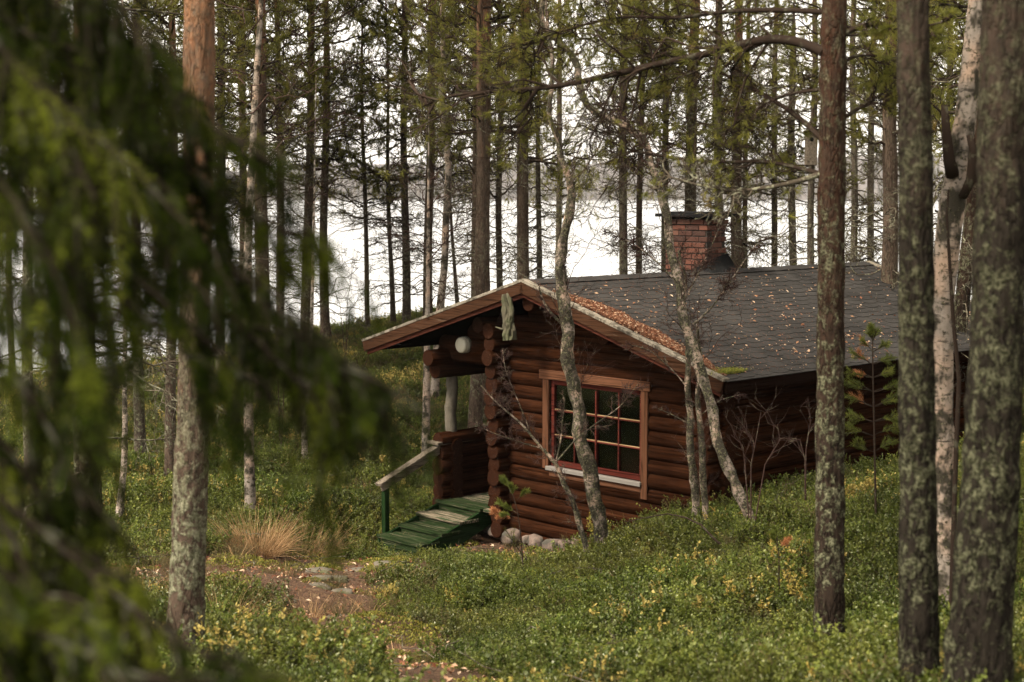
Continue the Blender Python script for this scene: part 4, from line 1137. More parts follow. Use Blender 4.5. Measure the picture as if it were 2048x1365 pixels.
# short grass and sedge
def grass_mesh(seed, n=60, h=(.15, .4), w=.004, lean=.6, spread=.1, mat_r=(0, 1)):
    rg = np.random.default_rng(seed); mb = MB()
    a = rg.random(n) * 6.283; r = spread * np.sqrt(rg.random(n)); S = np.column_stack([r * np.cos(a), r * np.sin(a), 0 * a - .02])
    D = norm(np.column_stack([np.cos(a) * lean, np.sin(a) * lean, 0 * a + 1]) + rg.normal(size=(n, 3)) * .25)
    P = shoots(S, D, rg.uniform(*h, n), rg, 7, grav=-.5 * rg.random(n), wig=.05)
    T = norm(np.gradient(P, axis=1)); wd = norm(np.cross(T, rg.normal(size=(n, 1, 3)))) * w / 2 * np.linspace(1, .2, 7)[None, :, None]
    V = np.stack([P - wd, P + wd], 2).reshape(-1, 3)
    b = (np.arange(n) * 14)[:, None] + (np.arange(6) * 2)[None]
    q = np.stack([b, b + 1, b + 3, b + 2], -1).reshape(-1, 4)
    mb.add(V, quads=q, rnd=np.repeat(mat_r[0] + (mat_r[1] - mat_r[0]) * rg.random(n), 14)); return mb
srcs = [grass_mesh(700 + i, 26, (.10, .28), .004, .7, .08).build('grass_tuft', [M['straw']], link=False) for i in range(3)]
cover('dry_grass', 9000, lambda X, Y: (1 - .7 * bare(X, Y)) * (.03 + .55 * ((X < -.9) & (Y > 13) & (Y < 25)) * smoothstep(.42, .6, nz2(X, Y, .7, 60)) + .7 * smoothstep(23, 28, Y)), srcs, .7, 1.3, 'sparse dry straw-coloured grass left of the path', 'grass')
# fallen twigs
mb = MB(); X, Y = sample(700, lambda X, Y: 0 * X + 1.0); s_, t_ = w2loc(X, Y); k = ~((s_ > -1.3) & (s_ < 3.6) & (t_ > -.3) & (t_ < 6.7)) & (Y < 26); X, Y = X[k], Y[k]
S_ = np.column_stack([X, Y, ground(X, Y) + rg.uniform(.02, .16, len(X))]); a_ = rg.random(len(X)) * 6.283
P = shoots(S_, norm(np.column_stack([np.cos(a_), np.sin(a_), rg.normal(size=len(X)) * .12])), rg.uniform(.2, .8, len(X)), rg, 7, wig=.35)
K, _ = kids(P, 3, rg, .3, 1, (.4, .9), (.2, .5), .3, k=4, wig=.3); tubes(mb, P, radii(P, .006, .002), 4, rnd=rg.random(len(P))); tubes(mb, K, radii(K, .003, .001), 3, rnd=rg.random(len(K)))
tag(mb.build('fallen_twigs', M['dead_branch']), 'thin grey twigs fallen among the shrubs', 'twigs', kind='stuff')
# big straw tussocks
def tussock(px, py, Y, n, h, seed, label, spread=.25):
    p = at(px, py, Y); o = grass_mesh(seed, n, h, .0048, .75, spread).build('grass_tussock', [M['straw']]); o.location = (p[0], p[1], gz(p[0], p[1]))
    tag(o, label, 'grass')
tussock(515, 1080, 18.0, 850, (.3, .75), 801, 'large pale tussock of dry bent grass in front of the left birch', .27)
tussock(600, 1040, 19.3, 420, (.3, .7), 802, 'reddish dry grass tussock up the slope from the large pale one', .40)
tussock(450, 1230, 13.2, 170, (.25, .6), 803, 'small dry grass tussock right of the nearest left pine trunk', .22)
tussock(620, 1240, 13.8, 40, (.2, .45), 804, 'few long straw blades beside the path', .15)
tussock(760, 1000, 20.2, 200, (.2, .5), 805, 'sparse dry grass tussock behind the handrail post', .4)
# fallen leaves on the ground
mb = MB(); X, Y = sample(60000, lambda X, Y: .06 + .94 * bare(X, Y)); s_, t_ = w2loc(X, Y)
k = ~((s_ > -1.3) & (s_ < 3.6) & (t_ > -.08) & (t_ < 6.7)); X, Y = X[k], Y[k]
Pp = np.column_stack([X, Y, ground(X, Y) + .012 + rg.random(len(X)) * .03 * (bare(X, Y) > .3)])
V, q = scraps(Pp, np.tile(Zv, (len(Pp), 1)), rg, rg.uniform(.012, .032, len(Pp)), .55, .5)
mb.add(V, quads=q, rnd=np.repeat(rg.random(len(Pp)) ** 1.3 * .95, 4))
tag(mb.build('fallen_leaves', M['fallen']), 'brown and orange leaves fallen on the path and ground', 'leaves', kind='stuff')

# ------------------------------------------------------------------ trees
def ydep(Y, py):
    if np.isscalar(Y): return Y
    q = sorted(Y); return float(np.interp(py, [a[0] for a in q], [a[1] for a in q]))
def trunk_line(pts, Y, H=None, sway=0.03, seed=0, step=.28):
    """pts [(px, py, width px)] top to bottom or any order -> centre line from below ground to height H"""
    pts = sorted(pts, key=lambda p: -p[1])
    C = A([at(p[0], p[1], Y if np.isscalar(Y) else ydep(Y, p[1])) for p in pts])
    R = A([p[2] / 2 / F * c[1] for p, c in zip(pts, C)])
    g0 = gz(C[0, 0], C[0, 1]) - .12
    if C[0, 2] > g0:
        d = (C[0] - C[1]) / max(1e-6, (C[1, 2] - C[0, 2])) if len(C) > 1 else A([0, 0, -1.])
        d = A([d[0] * .5, 0, -1])
        e = C[0] + d * (C[0, 2] - g0); C = np.vstack([e, C]); R = np.concatenate([[R[0] * 1.08], R])
    if H:
        top = C[-1, 2]; goal = C[0, 2] + H
        if goal > top + .3:
            d = (C[-1] - C[-2]) / max(.05, C[-1, 2] - C[-2, 2]); d[0] = np.clip(d[0], -.08, .08); d[1] = 0
            n_ = 5
            ex = [C[-1] + (d * .5 + A([0, 0, .5 * d[2]])) * (goal - top) * (i + 1) / n_ for i in range(n_)]
            ex = [A([e[0], e[1], top + (goal - top) * (i + 1) / n_]) for i, e in enumerate(ex)]
            C = np.vstack([C, ex]); R = np.concatenate([R, [R[-1] * (1 - .9 * (i + 1) / n_) for i in range(n_)]])
    # resample
    n_ = max(10, int((C[-1, 2] - C[0, 2]) / step))
    z = C[:, 2]; order = np.argsort(z); 
    cum = np.concatenate([[0], np.cumsum(np.linalg.norm(np.diff(C, axis=0), axis=1))])
    t = np.linspace(0, cum[-1], n_)
    Cs = np.column_stack([np.interp(t, cum, C[:, i]) for i in range(3)]); Rs = np.interp(t, cum, R)
    # soften corners
    for _ in range(2):
        Cs[1:-1] = Cs[1:-1] * .5 + (Cs[:-2] + Cs[2:]) * .25
    rs = np.random.default_rng(seed + 900)
    if sway: Cs[1:, :2] += (np.sin(t[1:, None] * rs.uniform(.6, 1.4) + rs.random(2) * 6) * sway)
    return Cs, Rs
def trunk_mesh(C, R, mat, base, sides=14, rough=.07, flare=.25):
    near = sides > 20
    if near:            # plates and fissures as real relief on the trunks close to the camera
        cum = C[:, 2]; z = np.concatenate([np.arange(cum[0], 11.0, .035), np.arange(11.0, cum[-1], .3)])
        C = np.column_stack([np.interp(z, cum, C[:, 0]), np.interp(z, cum, C[:, 1]), z]); R = np.interp(z, cum, R); sides = 56
    h = np.arange(len(C)) * 1.0; hh = C[:, 2] - C[0, 2]
    R = R * (1 + flare * np.exp(-hh / .22))
    m = MB(); tubes(m, C - base, R, sides, rough=rough, rsc=9, mat=0)
    if near:
        V = m.V[0].astype(float).reshape(len(C), sides, 3); c = (C - base)[:, None, :]; d = norm(V - c)
        q = V * A([1, 1, .22]); n1 = np.abs(vnoise(q + 5, 38) - .5) * 2; n2 = vnoise(V, 60)
        V = V + d * ((np.clip(n1 * 2.2, 0, 1) - .6) * .0075 + (n2 - .5) * .005)[..., None]
        m.V[0] = V.reshape(-1, 3).astype(np.float32)
    return m.mesh('trunk', mat)

def pine_crown(seed, H=6.5, nb=46, Lmax=1.7, bot=.35, tuft=24, needle=(.045, .075), w=.007, lw=1.0, dens=1.0):
    rg = np.random.default_rng(seed); mb = MB()
    z = H * (rg.random(nb) ** .9); a = rg.random(nb) * 6.283
    prof = np.interp(z / H, [0, .15, .45, .8, 1.0], [bot, .8, 1.0, .6, .15]) * Lmax * rg.uniform(.65, 1.1, nb)
    D = norm(np.column_stack([np.cos(a), np.sin(a), rg.uniform(-.1, .35, nb) + .4 * z / H]))
    P = shoots(np.column_stack([0 * a, 0 * a, z]), D, prof, rg, 7, grav=.08, wig=.18)
    K, t = kids(P, max(3, int(9 * dens)), rg, .25, 1.0, (.5, 1.1), (.28, .5), .45, .55, k=5, grav=.12, wig=.2)
    K2, t2 = kids(K, 4, rg, .25, 1.0, (.4, .95), (.35, .65), .3, .8, k=4, grav=.15, wig=.15)
    tubes(mb, P, radii(P, .019 * lw, .006 * lw), 5, rnd=rg.random(len(P))); tubes(mb, K, radii(K, .007 * lw, .0035), 3, rnd=rg.random(len(K)))
    tubes(mb, K2, radii(K2, .0035, .0025), 3, rnd=rg.random(len(K2)))
    needles(mb, K2, tuft, rg, needle, w, .35, 1.0, (.3, 1.0)); needles(mb, K, tuft // 2, rg, needle, w, .6, 1.0, (.3, 1.0))
    return mb
def dead_limbs(seed, H=4.6, nb=44, L=(.5, 1.7), droop=-.12, kn=7, lw=1.0):
    rg = np.random.default_rng(seed); mb = MB()
    z = H * rg.random(nb); a = rg.random(nb) * 6.283
    D = norm(np.column_stack([np.cos(a), np.sin(a), rg.uniform(-.25, .3, nb)]))
    P = shoots(np.column_stack([0 * a, 0 * a, z]), D, rg.uniform(*L, nb), rg, 8, grav=droop, wig=.3, curl=.15)
    K, _ = kids(P, kn, rg, .2, 1.0, (.5, 1.2), (.25, .55), .4, k=5, wig=.4, grav=.05); K2, _ = kids(K, 4, rg, .2, 1.0, (.5, 1.2), (.35, .7), .4, k=4, wig=.4)
    tubes(mb, P, radii(P, .012 * lw, .004 * lw), 4, rnd=rg.random(len(P))); tubes(mb, K, radii(K, .005 * lw, .0022 * lw), 3, rnd=rg.random(len(K))); tubes(mb, K2, radii(K2, .0028 * lw, .0014), 3, rnd=rg.random(len(K2)))
    return mb.mesh('dead_branches', M['dead_branch'])
def spruce_crown(seed, H=7.0, nb=70, Lmax=1.3, top=1.0):
    rg = np.random.default_rng(seed); mb = MB()
    z = H * rg.random(nb) ** 1.0; a = rg.random(nb) * 6.283
    Ln = (1 - z / H * .88) * Lmax * rg.uniform(.7, 1.1, nb)
    D = norm(np.column_stack([np.cos(a), np.sin(a), rg.uniform(-.35, .05, nb)]))
    P = shoots(np.column_stack([0 * a, 0 * a, z]), D, Ln, rg, 7, grav=.15, wig=.1)
    K, _ = kids(P, 12, rg, .15, 1.0, (.6, 1.1), (.25, .42), .4, .35, up=-.25, k=4, grav=-.2)
    tubes(mb, P, radii(P, .014, .004), 4, rnd=rg.random(len(P))); tubes(mb, K, radii(K, .004, .002), 3, rnd=rg.random(len(K)))
    needles(mb, K, 34, rg, (.02, .032), .006, .05, 1.0, (.6, 1.2)); needles(mb, P, 40, rg, (.02, .03), .006, .4, 1.0, (.6, 1.2))
    return mb
CR = [pine_crown(1000 + i, 6.5, 74, 1.8, .75, 26, (.045, .075), .006).mesh('crown', [M['branch'], M['pine_leaf']]) for i in range(5)]
CY_ = [pine_crown(1100 + i, 5.0, 36, 1.15, .9, 18, (.04, .065), .005).mesh('crown', [M['branch'], M['pine_leaf']]) for i in range(3)]
DL = [dead_limbs(1200 + i) for i in range(5)]
SPC = [spruce_crown(1300 + i).mesh('crown', [M['branch'], M['pine_leaf']]) for i in range(2)]
BT = []
def birch_twigs(seed, H=5.0, nb=26, L=(.5, 1.3), up=.6):
    rg = np.random.default_rng(seed); mb = MB()
    z = H * rg.random(nb); a = rg.random(nb) * 6.283
    D = norm(np.column_stack([np.cos(a), np.sin(a), rg.uniform(.2, 1.1, nb)]))
    P = shoots(np.column_stack([0 * a, 0 * a, z]), D, rg.uniform(*L, nb), rg, 7, grav=-.12, wig=.3)
    K, _ = kids(P, 6, rg, .2, 1.0, (.3, .9), (.3, .6), .4, k=5, wig=.4, grav=-.1); K2, _ = kids(K, 4, rg, .2, 1.0, (.3, .9), (.4, .7), .4, k=4, wig=.3, grav=-.1)
    tubes(mb, P, radii(P, .010, .0035), 4, rnd=rg.random(len(P))); tubes(mb, K, radii(K, .0042, .002), 3, rnd=rg.random(len(K))); tubes(mb, K2, radii(K2, .0022, .0013), 3, rnd=rg.random(len(K2)))
    return mb.mesh('twigs', M['purple_twig'])
BT = [birch_twigs(1400 + i) for i in range(3)]
rt = np.random.default_rng(55)
def along(C, z):
    return A([np.interp(z, C[:, 2], C[:, 0]), np.interp(z, C[:, 2], C[:, 1]), z])
def Y_far(Y): return np.isscalar(Y) and Y > 20
def tree(name, label, cat, pts, Y, H=12, mat='bark', crown=None, cz=8.0, cs=1.0, dead=None, dz=4.5, ds=1.0, group=None, seed=0, sides=12, rough=.07, sway=.02, flare=.25):
    C, R = trunk_line(pts, Y, H, sway, seed)
    base = A([C[0, 0], C[0, 1], C[0, 2] + .1])
    t = thing(name, label, cat, tuple(base), 0, group)
    obj('trunk', trunk_mesh(C, R, M[mat], base, sides, rough, flare), t)
    if crown is not None:
        cz = cz - .6 if H and cz > 6.9 and Y_far(Y) else cz; p = along(C, cz) - base; top = C[-1, 2] - cz
        obj('crown', crown, t, tuple(p), (0, 0, rt.random() * 6.28), (cs, cs, max(.4, top / 6.3) if H else cs))
    if dead is not None:
        for me in (dead if isinstance(dead, (list, tuple)) else [dead]):
            p = along(C, dz) - base; obj('dead_branches', me, t, tuple(p), (0, 0, rt.random() * 6.28), (ds, ds, ds))
    return t, C, R, base
G = 'trees standing between the cabin and the lake'
bgt = [
 # label, pts, Y, H, mat, crown idx, cz, cs, dead, dz
 ('slim reddish pine just right of the pale birch, behind the spruce boughs', [(486, 100, 13), (484, 600, 16)], 30, 13, 'bark', 0, 7.6, 1.0, 0, 4.6),
 ('stout grey pine trunk left of centre beside the pale birch', [(520, 100, 22), (524, 560, 28), (524, 780, 32)], 28, 14, 'bark', 1, 7.8, 1.1, 1, 4.5),
 ('reddish pine trunk between the stout grey one and the pink-barked pine', [(558, 200, 13), (560, 600, 17)], 31, 12, 'bark', 2, 8.0, .9, 2, 4.8),
 ('pink-barked pine with a flared foot at the crest', [(622, 0, 13), (619, 300, 16), (616, 500, 19), (615, 660, 26)], 31.5, 13, 'bark', 3, 7.8, 1.0, 3, 4.6),
 ('grey pine trunk just right of the pink-barked pine', [(652, 100, 13), (648, 450, 16), (652, 670, 20)], 32, 12.5, 'bark', 4, 7.6, 1.0, 4, 4.6),
 ('very thin straight tree on the crest left of the porch roof', [(727, 300, 8), (730, 450, 9), (737, 655, 11)], 32.5, 9, 'bark', 'y0', 6.4, 1.0, 0, 5.5),
 ('second thin tree on the crest left of the porch roof', [(777, 350, 8), (780, 500, 9), (785, 648, 12)], 32.8, 9, 'bark', 'y1', 6.5, 1.0, 1, 5.5),
 ('dark straight pine standing over the far end of the porch eave', [(808, 0, 12), (809, 300, 14), (812, 640, 18)], 32.5, 12, 'bark_grey', 0, 7.7, 1.0, 2, 4.8),
 ('grey pine trunk between the dark straight pine and the crooked birch', [(866, 0, 15), (861, 250, 17), (857, 450, 18), (857, 640, 20)], 32, 13, 'bark', 1, 7.9, 1.0, 3, 4.8),
 ('thin dark stem right of the crooked birch', [(902, 400, 6), (908, 520, 7), (913, 600, 9)], 33, 7, 'bark_grey', 'y2', 6.4, .6, None, 5),
 ('slender grey pine touching the thick reddish pine on its left', [(949, 100, 13), (950, 400, 15), (951, 620, 16)], 30, 12, 'bark', 2, 7.9, .9, 4, 5.0),
 ('thick reddish-brown pine behind the roof apex', [(968, 0, 23), (970, 250, 26), (968, 450, 28), (967, 620, 30)], 26, 14, 'bark', 3, 8.2, 1.1, 0, 5.0),
 ('slim trunk right of the thick reddish-brown pine', [(1000, 100, 11), (999, 400, 13), (998, 600, 14)], 34, 12, 'bark', 4, 7.4, 1.0, 1, 5.0),
 ('grey thick pine above the roof apex', [(1052, 0, 20), (1047, 250, 23), (1044, 550, 26)], 30, 14, 'bark', 0, 8.0, 1.1, 2, 5.0),
 ('bushy dark young spruce right of the thick grey pine', [(1078, 100, 8), (1077, 550, 12)], 33, 8.5, 'bark_grey', 's0', 4.3, .55, None, 5),
 ('dark trunk left of the chimney, nearer of the two', [(1252, 0, 13), (1247, 270, 16), (1245, 560, 18)], 30, 12, 'bark_grey', 1, 8.2, .9, 3, 5.0),
 ('slim grey trunk left of the chimney, farther of the two', [(1285, 100, 11), (1281, 350, 12), (1279, 560, 14)], 34, 12, 'bark', 2, 7.9, .9, 4, 5.0),
 ('slim dark pine rising behind the left edge of the chimney', [(1332, 0, 11), (1330, 300, 13), (1331, 450, 14)], 33, 13, 'bark_grey', 3, 8.2, .9, 0, 5.0),
 ('grey thick pine rising behind the middle of the chimney', [(1392, 0, 20), (1386, 200, 21), (1379, 420, 24)], 33, 14, 'bark', 4, 8.3, 1.1, 1, 5.0),
 ('straight dark pine rising behind the right part of the chimney', [(1436, 0, 14), (1437, 250, 16), (1438, 450, 17)], 29, 13, 'bark_grey', 0, 8.3, .9, 2, 5.2),
 ('spruce with hanging twigs just right of the chimney', [(1476, 0, 16), (1475, 300, 20), (1474, 560, 24)], 30, 12, 'bark', 's1', 5.8, 1.0, 3, 5.0),
 ('slim leaning stem beside the spruce right of the chimney', [(1494, 150, 9), (1490, 540, 11)], 32, 10, 'bark', 'y0', 7.5, .8, None, 5),
 ('thin lone trunk over the roof ridge between the chimney and the near pine', [(1552, 50, 9), (1550, 300, 11), (1546, 560, 13)], 31, 11, 'bark', 'y1', 7.2, .9, 4, 5),
 ('young trunk carrying the nest box', [(1628, 50, 11), (1626, 300, 13), (1622, 560, 14)], 25, 9, 'bark_grey', 'y2', 6.8, .9, 0, 5.2),
 ('thin dark trunk right of the near lichened pine', [(1708, 50, 11), (1706, 560, 14)], 27, 10, 'bark_grey', 's0', 4.6, .6, 1, 5),
 ('reddish pine peeking out left of the near brown trunk', [(1785, 0, 24), (1782, 200, 27), (1776, 560, 32)], 23, 13, 'bark', 2, 8.2, 1.1, 2, 5.0),
 ('dark trunk between the white birch and the big right trunk', [(1955, 200, 24), (1940, 450, 28), (1925, 620, 30)], 21, 13, 'bark_dark', 3, 8.0, 1.0, 3, 5.0),
 ('dark stout trunk behind the spruce curtain at the far left', [(165, 0, 40), (168, 600, 48), (172, 1000, 54), (176, 1200, 60)], 12.5, 13, 'bark_dark', 4, 8.5, 1.0, 4, 4.6),
 ('dark slim trunk seen between the spruce strands', [(272, 0, 17), (275, 600, 20), (276, 800, 22)], 24, 12, 'bark_grey', 0, 7.5, 1.0, 0, 4.6),
 ('lichened trunk half hidden behind the big left pine', [(345, 300, 17), (345, 700, 20), (342, 960, 24)], 22.5, 12, 'bark', 1, 7.5, 1.0, 1, 4.6),
 ('crooked thin stem rising left of the big left pine', [(250, 500, 8), (246, 800, 10), (252, 900, 12), (243, 990, 14), (238, 1050, 18)], 19.5, 8, 'birch_bark', None, 6, 1, 2, 4.4),
 ('slim trunk at the far left edge behind the spruce', [(55, 200, 16), (58, 800, 22)], 22, 12, 'bark_grey', 2, 7.0, 1.0, 3, 4.4),
]
def crown_of(c):
    if c is None: return None
    if isinstance(c, str): return CY_[int(c[1])] if c[0] == 'y' else SPC[int(c[1])]
    return CR[c]
for i, (lb, pts, Y, H, mt, cr, cz, cs, dd, dz) in enumerate(bgt):
    nm = 'birch_tree' if 'birch_bark' in mt else ('spruce_tree' if 'spruce' in lb.split(' behind')[0].split(' beside')[0] and isinstance(cr, str) and cr[0] == 's' else 'pine_tree')
    tree(nm, lb, 'tree', pts, Y, H, mt, crown_of(cr), cz, cs, DL[dd] if dd is not None else None, dz, 1.0, G, i, sides=10)
# unnamed fillers of the far belt of forest, told apart by nothing
def filler(px, Y, H, kind, label, group, seed):
    w_ = rt.uniform(.10, .17) / Y * F
    pts = [(px + rt.uniform(-6, 6), 100, w_ * .8), (px, 560, w_)]
    tree('spruce_tree' if kind == 's' else 'pine_tree', label, 'tree', pts, Y, H, 'bark_grey', SPC[seed % 2] if kind == 's' else (CY_[seed % 3] if kind == 'y' else CR[seed % 5]),
         (4.0 if kind == 's' else 6.0 if kind == 'y' else 7.6), .7 if kind == 's' else 1.0, DL[seed % 5] if kind != 's' else None, 4.6, .9, group, 300 + seed, 8)
fr = [(1585, 30, 7.0, 's'), (1740, 30, 8, 's'), (1862, 28, 10, 's'), (1900, 31, 12, 'p'), (1975, 26, 10, 's'), (2070, 25, 12, 'p'), (2160, 28, 12, 'p'), (1815, 33, 11, 'p')]
for i, (px, Y, H, kd) in enumerate(fr): filler(px, Y, H, kd, 'one of the dark evergreens crowded beyond the right end of the roof', 'evergreens crowded right of the roof', i)
fl_ = [(-40, 26, 12, 'p'), (20, 33, 12, 'p'), (112, 29, 10, 's'), (440, 29, 11, 'y')]
for i, (px, Y, H, kd) in enumerate(fl_): filler(px, Y, H, kd, 'one of the evergreens at the left behind the hanging spruce boughs', 'evergreens behind the spruce boughs', 20 + i)
fm = [(1115, 39, 12, 'y')]
for i, (px, Y, H, kd) in enumerate(fm): filler(px, Y, H, kd, 'young pine on the lake bank just right of the roof apex', None, 40 + i)
fo = [(8.5, 9, 's'), (10, 12.5, 's'), (9.5, 16, 's'), (11.5, 19, 's'), (8.0, 5, 's'), (7, 1.0, 's'), (12, 7, 'p'), (12.5, 23, 's'), (4.5, -4, 's'), (13.5, 14, 's'), (8.6, 19.5, 's'), (7.6, 16.5, 's'), (6.8, 14, 's'), (6.2, 11.5, 's'), (5.3, 8.5, 's'), (4.6, 5.5, 's')]  # unseen spruces, added to block light from the right and behind the camera
for i, (x_, y_, kd) in enumerate(fo):
    z_ = gz(x_, y_); t_ = thing('spruce_tree', 'one of the unseen spruces added right of the clearing to screen the light', 'tree', (x_, y_, z_), 0, 'unseen spruces added as a light screen at the right')
    Ct = np.column_stack([np.zeros(16), np.zeros(16), np.linspace(-.15, 12.5, 16)]); m = MB(); tubes(m, Ct, np.linspace(.14, .02, 16), 10, rough=.08); m.build('trunk', M['bark_dark'], t_)
    obj('crown', SPC[i % 2], t_, (0, 0, .8), (0, 0, i), (1.7, 1.7, 1.7))
# birches behind
tree('birch_tree', 'pale straight birch on the slope behind the dry grass', 'birch', [(520, 40, 10), (510, 150, 12), (504, 300, 14), (496, 450, 16), (494, 600, 18), (498, 800, 20), (500, 920, 21), (502, 1015, 23)], 20.5, 11, 'birch_white', None, dead=BT[0], dz=6.3, seed=71, sway=.01)
tree('birch_tree', 'crooked reddish birch over the left porch roof', 'birch', [(884, 0, 9), (887, 77, 10), (883, 170, 11), (885, 256, 12), (900, 318, 13), (895, 395, 13), (890, 446, 14), (892, 520, 14), (880, 610, 16)], 27, 9.5, 'birch_white', None, dead=[BT[1], BT[2]], dz=6.0, seed=72, sway=0)
tree('birch_tree', 'short pale birch stem seen under the porch eave', 'birch', [(856, 560, 8), (854, 700, 13), (853, 790, 15), (852, 850, 17)], 24, 6, 'birch_white', None, dead=BT[0], dz=5.0, seed=73, sway=0)
tree('birch_tree', 'grey crooked birch stem on the slope left of the porch', 'birch', [(625, 600, 7), (618, 760, 9), (612, 830, 10), (603, 870, 12), (612, 925, 14)], 23.5, 6, 'birch_bark', None, dead=BT[1], dz=5.0, seed=74, sway=0)
tree('pine_tree', 'grey trunk seen through the porch opening', 'tree', [(958, 560, 22), (955, 760, 24), (953, 812, 27)], 25.5, 11, 'bark', CR[3], 8.3, .9, None, seed=75)

# near trunks
def knots(): pass
tree('pine_tree', 'tall pine with orange upper bark and lichened foot in the left foreground', 'pine', [(400, -60, 58), (398, 0, 60), (399, 150, 60), (397, 400, 57), (388, 700, 60), (385, 900, 66), (376, 1100, 70), (369, 1320, 76)], 9.5, 13, 'bark_left', CR[0], 11.0, 1.0, None, seed=80, sides=28, rough=.06, sway=0, flare=.1)
tp, Cp, Rp, bp = tree('pine_tree', 'dark lichen-spotted pine in front of the right part of the roof', 'pine', [(1669, -60, 48), (1668, 0, 49), (1664, 300, 52), (1661, 600, 54), (1660, 900, 57), (1658, 1340, 62)], 10, 13, 'bark_dark', CR[1], 11.0, 1.0, None, seed=81, sides=28, rough=.08, sway=0, flare=.15)
tree('pine_tree', 'smooth brown pine trunk second from the right edge', 'pine', [(1824, -60, 60), (1826, 0, 61), (1831, 400, 66), (1833, 700, 69), (1835, 1000, 73), (1839, 1365, 82)], 7.3, 13, 'bark_near', CR[2], 11.5, 1.0, None, seed=82, sides=28, rough=.06, sway=0, flare=.1)
tree('pine_tree', 'thickest lichen-covered trunk at the right edge', 'pine', [(2018, -60, 92), (2014, 0, 93), (2002, 400, 98), (1990, 800, 108), (1972, 1100, 120), (1952, 1365, 132)], 7.0, 13, 'bark_near', CR[3], 11.5, 1.0, None, seed=83, sides=32, rough=.09, sway=0, flare=.1)
tb, Cb, Rb, bb = tree('birch_tree', 'white birch with black patches between the two right trunks', 'birch', [(1962, -40, 34), (1945, 100, 38), (1937, 200, 40), (1918, 330, 46), (1902, 420, 50), (1888, 520, 48), (1882, 600, 46), (1884, 800, 42), (1890, 1000, 40), (1893, 1230, 42)], 11.0, 11, 'birch_white', None, dead=BT[2], dz=9.0, seed=84, sides=22, rough=.07, sway=0)
m = MB(); P = A([at(1906, 350, 10.95), at(1898, 320, 10.9), at(1893, 270, 10.85), at(1889, 210, 10.85)]) - bb; tubes(m, P, A([.05, .04, .035, .022]), 10, rough=.15, rsc=12, cap=True)
P = A([at(1925, 395, 10.9), at(1942, 360, 10.85), at(1946, 300, 10.8), at(1938, 270, 10.8)]) - bb; tubes(m, P, A([.03, .035, .03, .02]), 8, rough=.2, rsc=12, cap=True)
m.build('snag', M['branch'], tb)
# dark thin stem winding up the birch
m = MB(); bstem = at(1905, 1100, 10.7); zg = gz(bstem[0], bstem[1])
P = A([[bstem[0], bstem[1], zg - .05], at(1912, 900, 10.7), at(1918, 760, 10.7), at(1906, 640, 10.7), at(1900, 540, 10.7), at(1893, 430, 10.7), at(1897, 380, 10.7)])
tubes(m, P, A([.02, .018, .016, .014, .012, .010, .006]), 7, rough=.1); tag(m.build('sapling_stem', M['branch']), 'thin dark bare stem winding in front of the white birch', 'sapling')

# limbs of the right foreground pine reaching left over the roof
def limb(pts, Y0, Y1, r0, r1, parent, base, rg, kn=14, nd=True, k2=7, name='branch', klr=(.16, .34), mat='branch'):
    n_ = len(pts); P = A([at(p[0], p[1], Y0 + (Y1 - Y0) * i / (n_ - 1)) for i, p in enumerate(pts)])
    cum = np.concatenate([[0], np.cumsum(np.linalg.norm(np.diff(P, axis=0), axis=1))]); t = np.linspace(0, cum[-1], n_ * 3)
    P = np.column_stack([np.interp(t, cum, P[:, i]) for i in range(3)])
    for _ in range(2): P[1:-1] = P[1:-1] * .5 + (P[:-2] + P[2:]) * .25
    P = (P - base)[None]; m = MB()
    tubes(m, P, radii(P, r0, r1), 8, rnd=.4, rough=.12)
    kn = int(kn * 1.5); nd = min(.8, nd * 1.4); K, tk = kids(P, kn, rg, .12, 1.0, (.5, 1.2), klr, .3, .9, k=6, wig=.35, grav=-.05); K2, _ = kids(K, k2, rg, .2, 1.0, (.4, 1.0), (.35, .65), .3, k=5, wig=.35)
    K3, _ = kids(K2, 3, rg, .3, 1.0, (.4, 1.0), (.4, .7), .3, k=3, wig=.3)
    tubes(m, K, radii(K, r0 * .35, .0035), 5, rnd=rg.random(len(K))); tubes(m, K2, radii(K2, .004, .002), 4, rnd=rg.random(len(K2))); tubes(m, K3, radii(K3, .0022, .0014), 3, rnd=rg.random(len(K3)))
    if nd:
        sel = rg.random(len(K3)) < nd; needles(m, K3[sel], 22, rg, (.035, .06), .0035, .3, 1.0, (.3, 1.0))
    return m.build(name, [M[mat], M['pine_leaf']], parent)
rg = np.random.default_rng(400)
limb([(1648, 105), (1600, 82), (1540, 76), (1480, 90), (1400, 112), (1300, 132), (1200, 156), (1100, 176), (1000, 183), (900, 190), (840, 215)], 10, 11.5, .034, .008, tp, bp, rg, 20, .30)
limb([(1650, 350), (1600, 338), (1540, 322), (1450, 326), (1350, 318), (1260, 302), (1170, 262)], 10, 11, .016, .005, tp, bp, rg, 12, .12)
limb([(1650, 345), (1610, 360), (1560, 372), (1470, 385), (1400, 372), (1330, 352)], 10, 10.4, .020, .006, tp, bp, rg, 14, .10, mat='dead_branch')
limb([(1655, 290), (1600, 235), (1530, 190), (1450, 150), (1370, 110), (1280, 60)], 10, 11.5, .020, .006, tp, bp, rg, 14, .45)
limb([(1655, 25), (1560, 20), (1450, 22), (1350, 40), (1250, 30), (1130, 60), (1040, 90)], 10, 11.5, .018, .005, tp, bp, rg, 18, .45)
limb([(1680, 75), (1720, 50), (1770, 45), (1830, 60), (1900, 40)], 10, 9.6, .020, .006, tp, bp, rg, 10, .5)
limb([(1680, 130), (1710, 110), (1760, 112), (1840, 140)], 10, 10.8, .014, .005, tp, bp, rg, 9, .4)
limb([(1680, 240), (1730, 210), (1790, 170), (1860, 150)], 10, 11.2, .014, .005, tp, bp, rg, 9, .4)
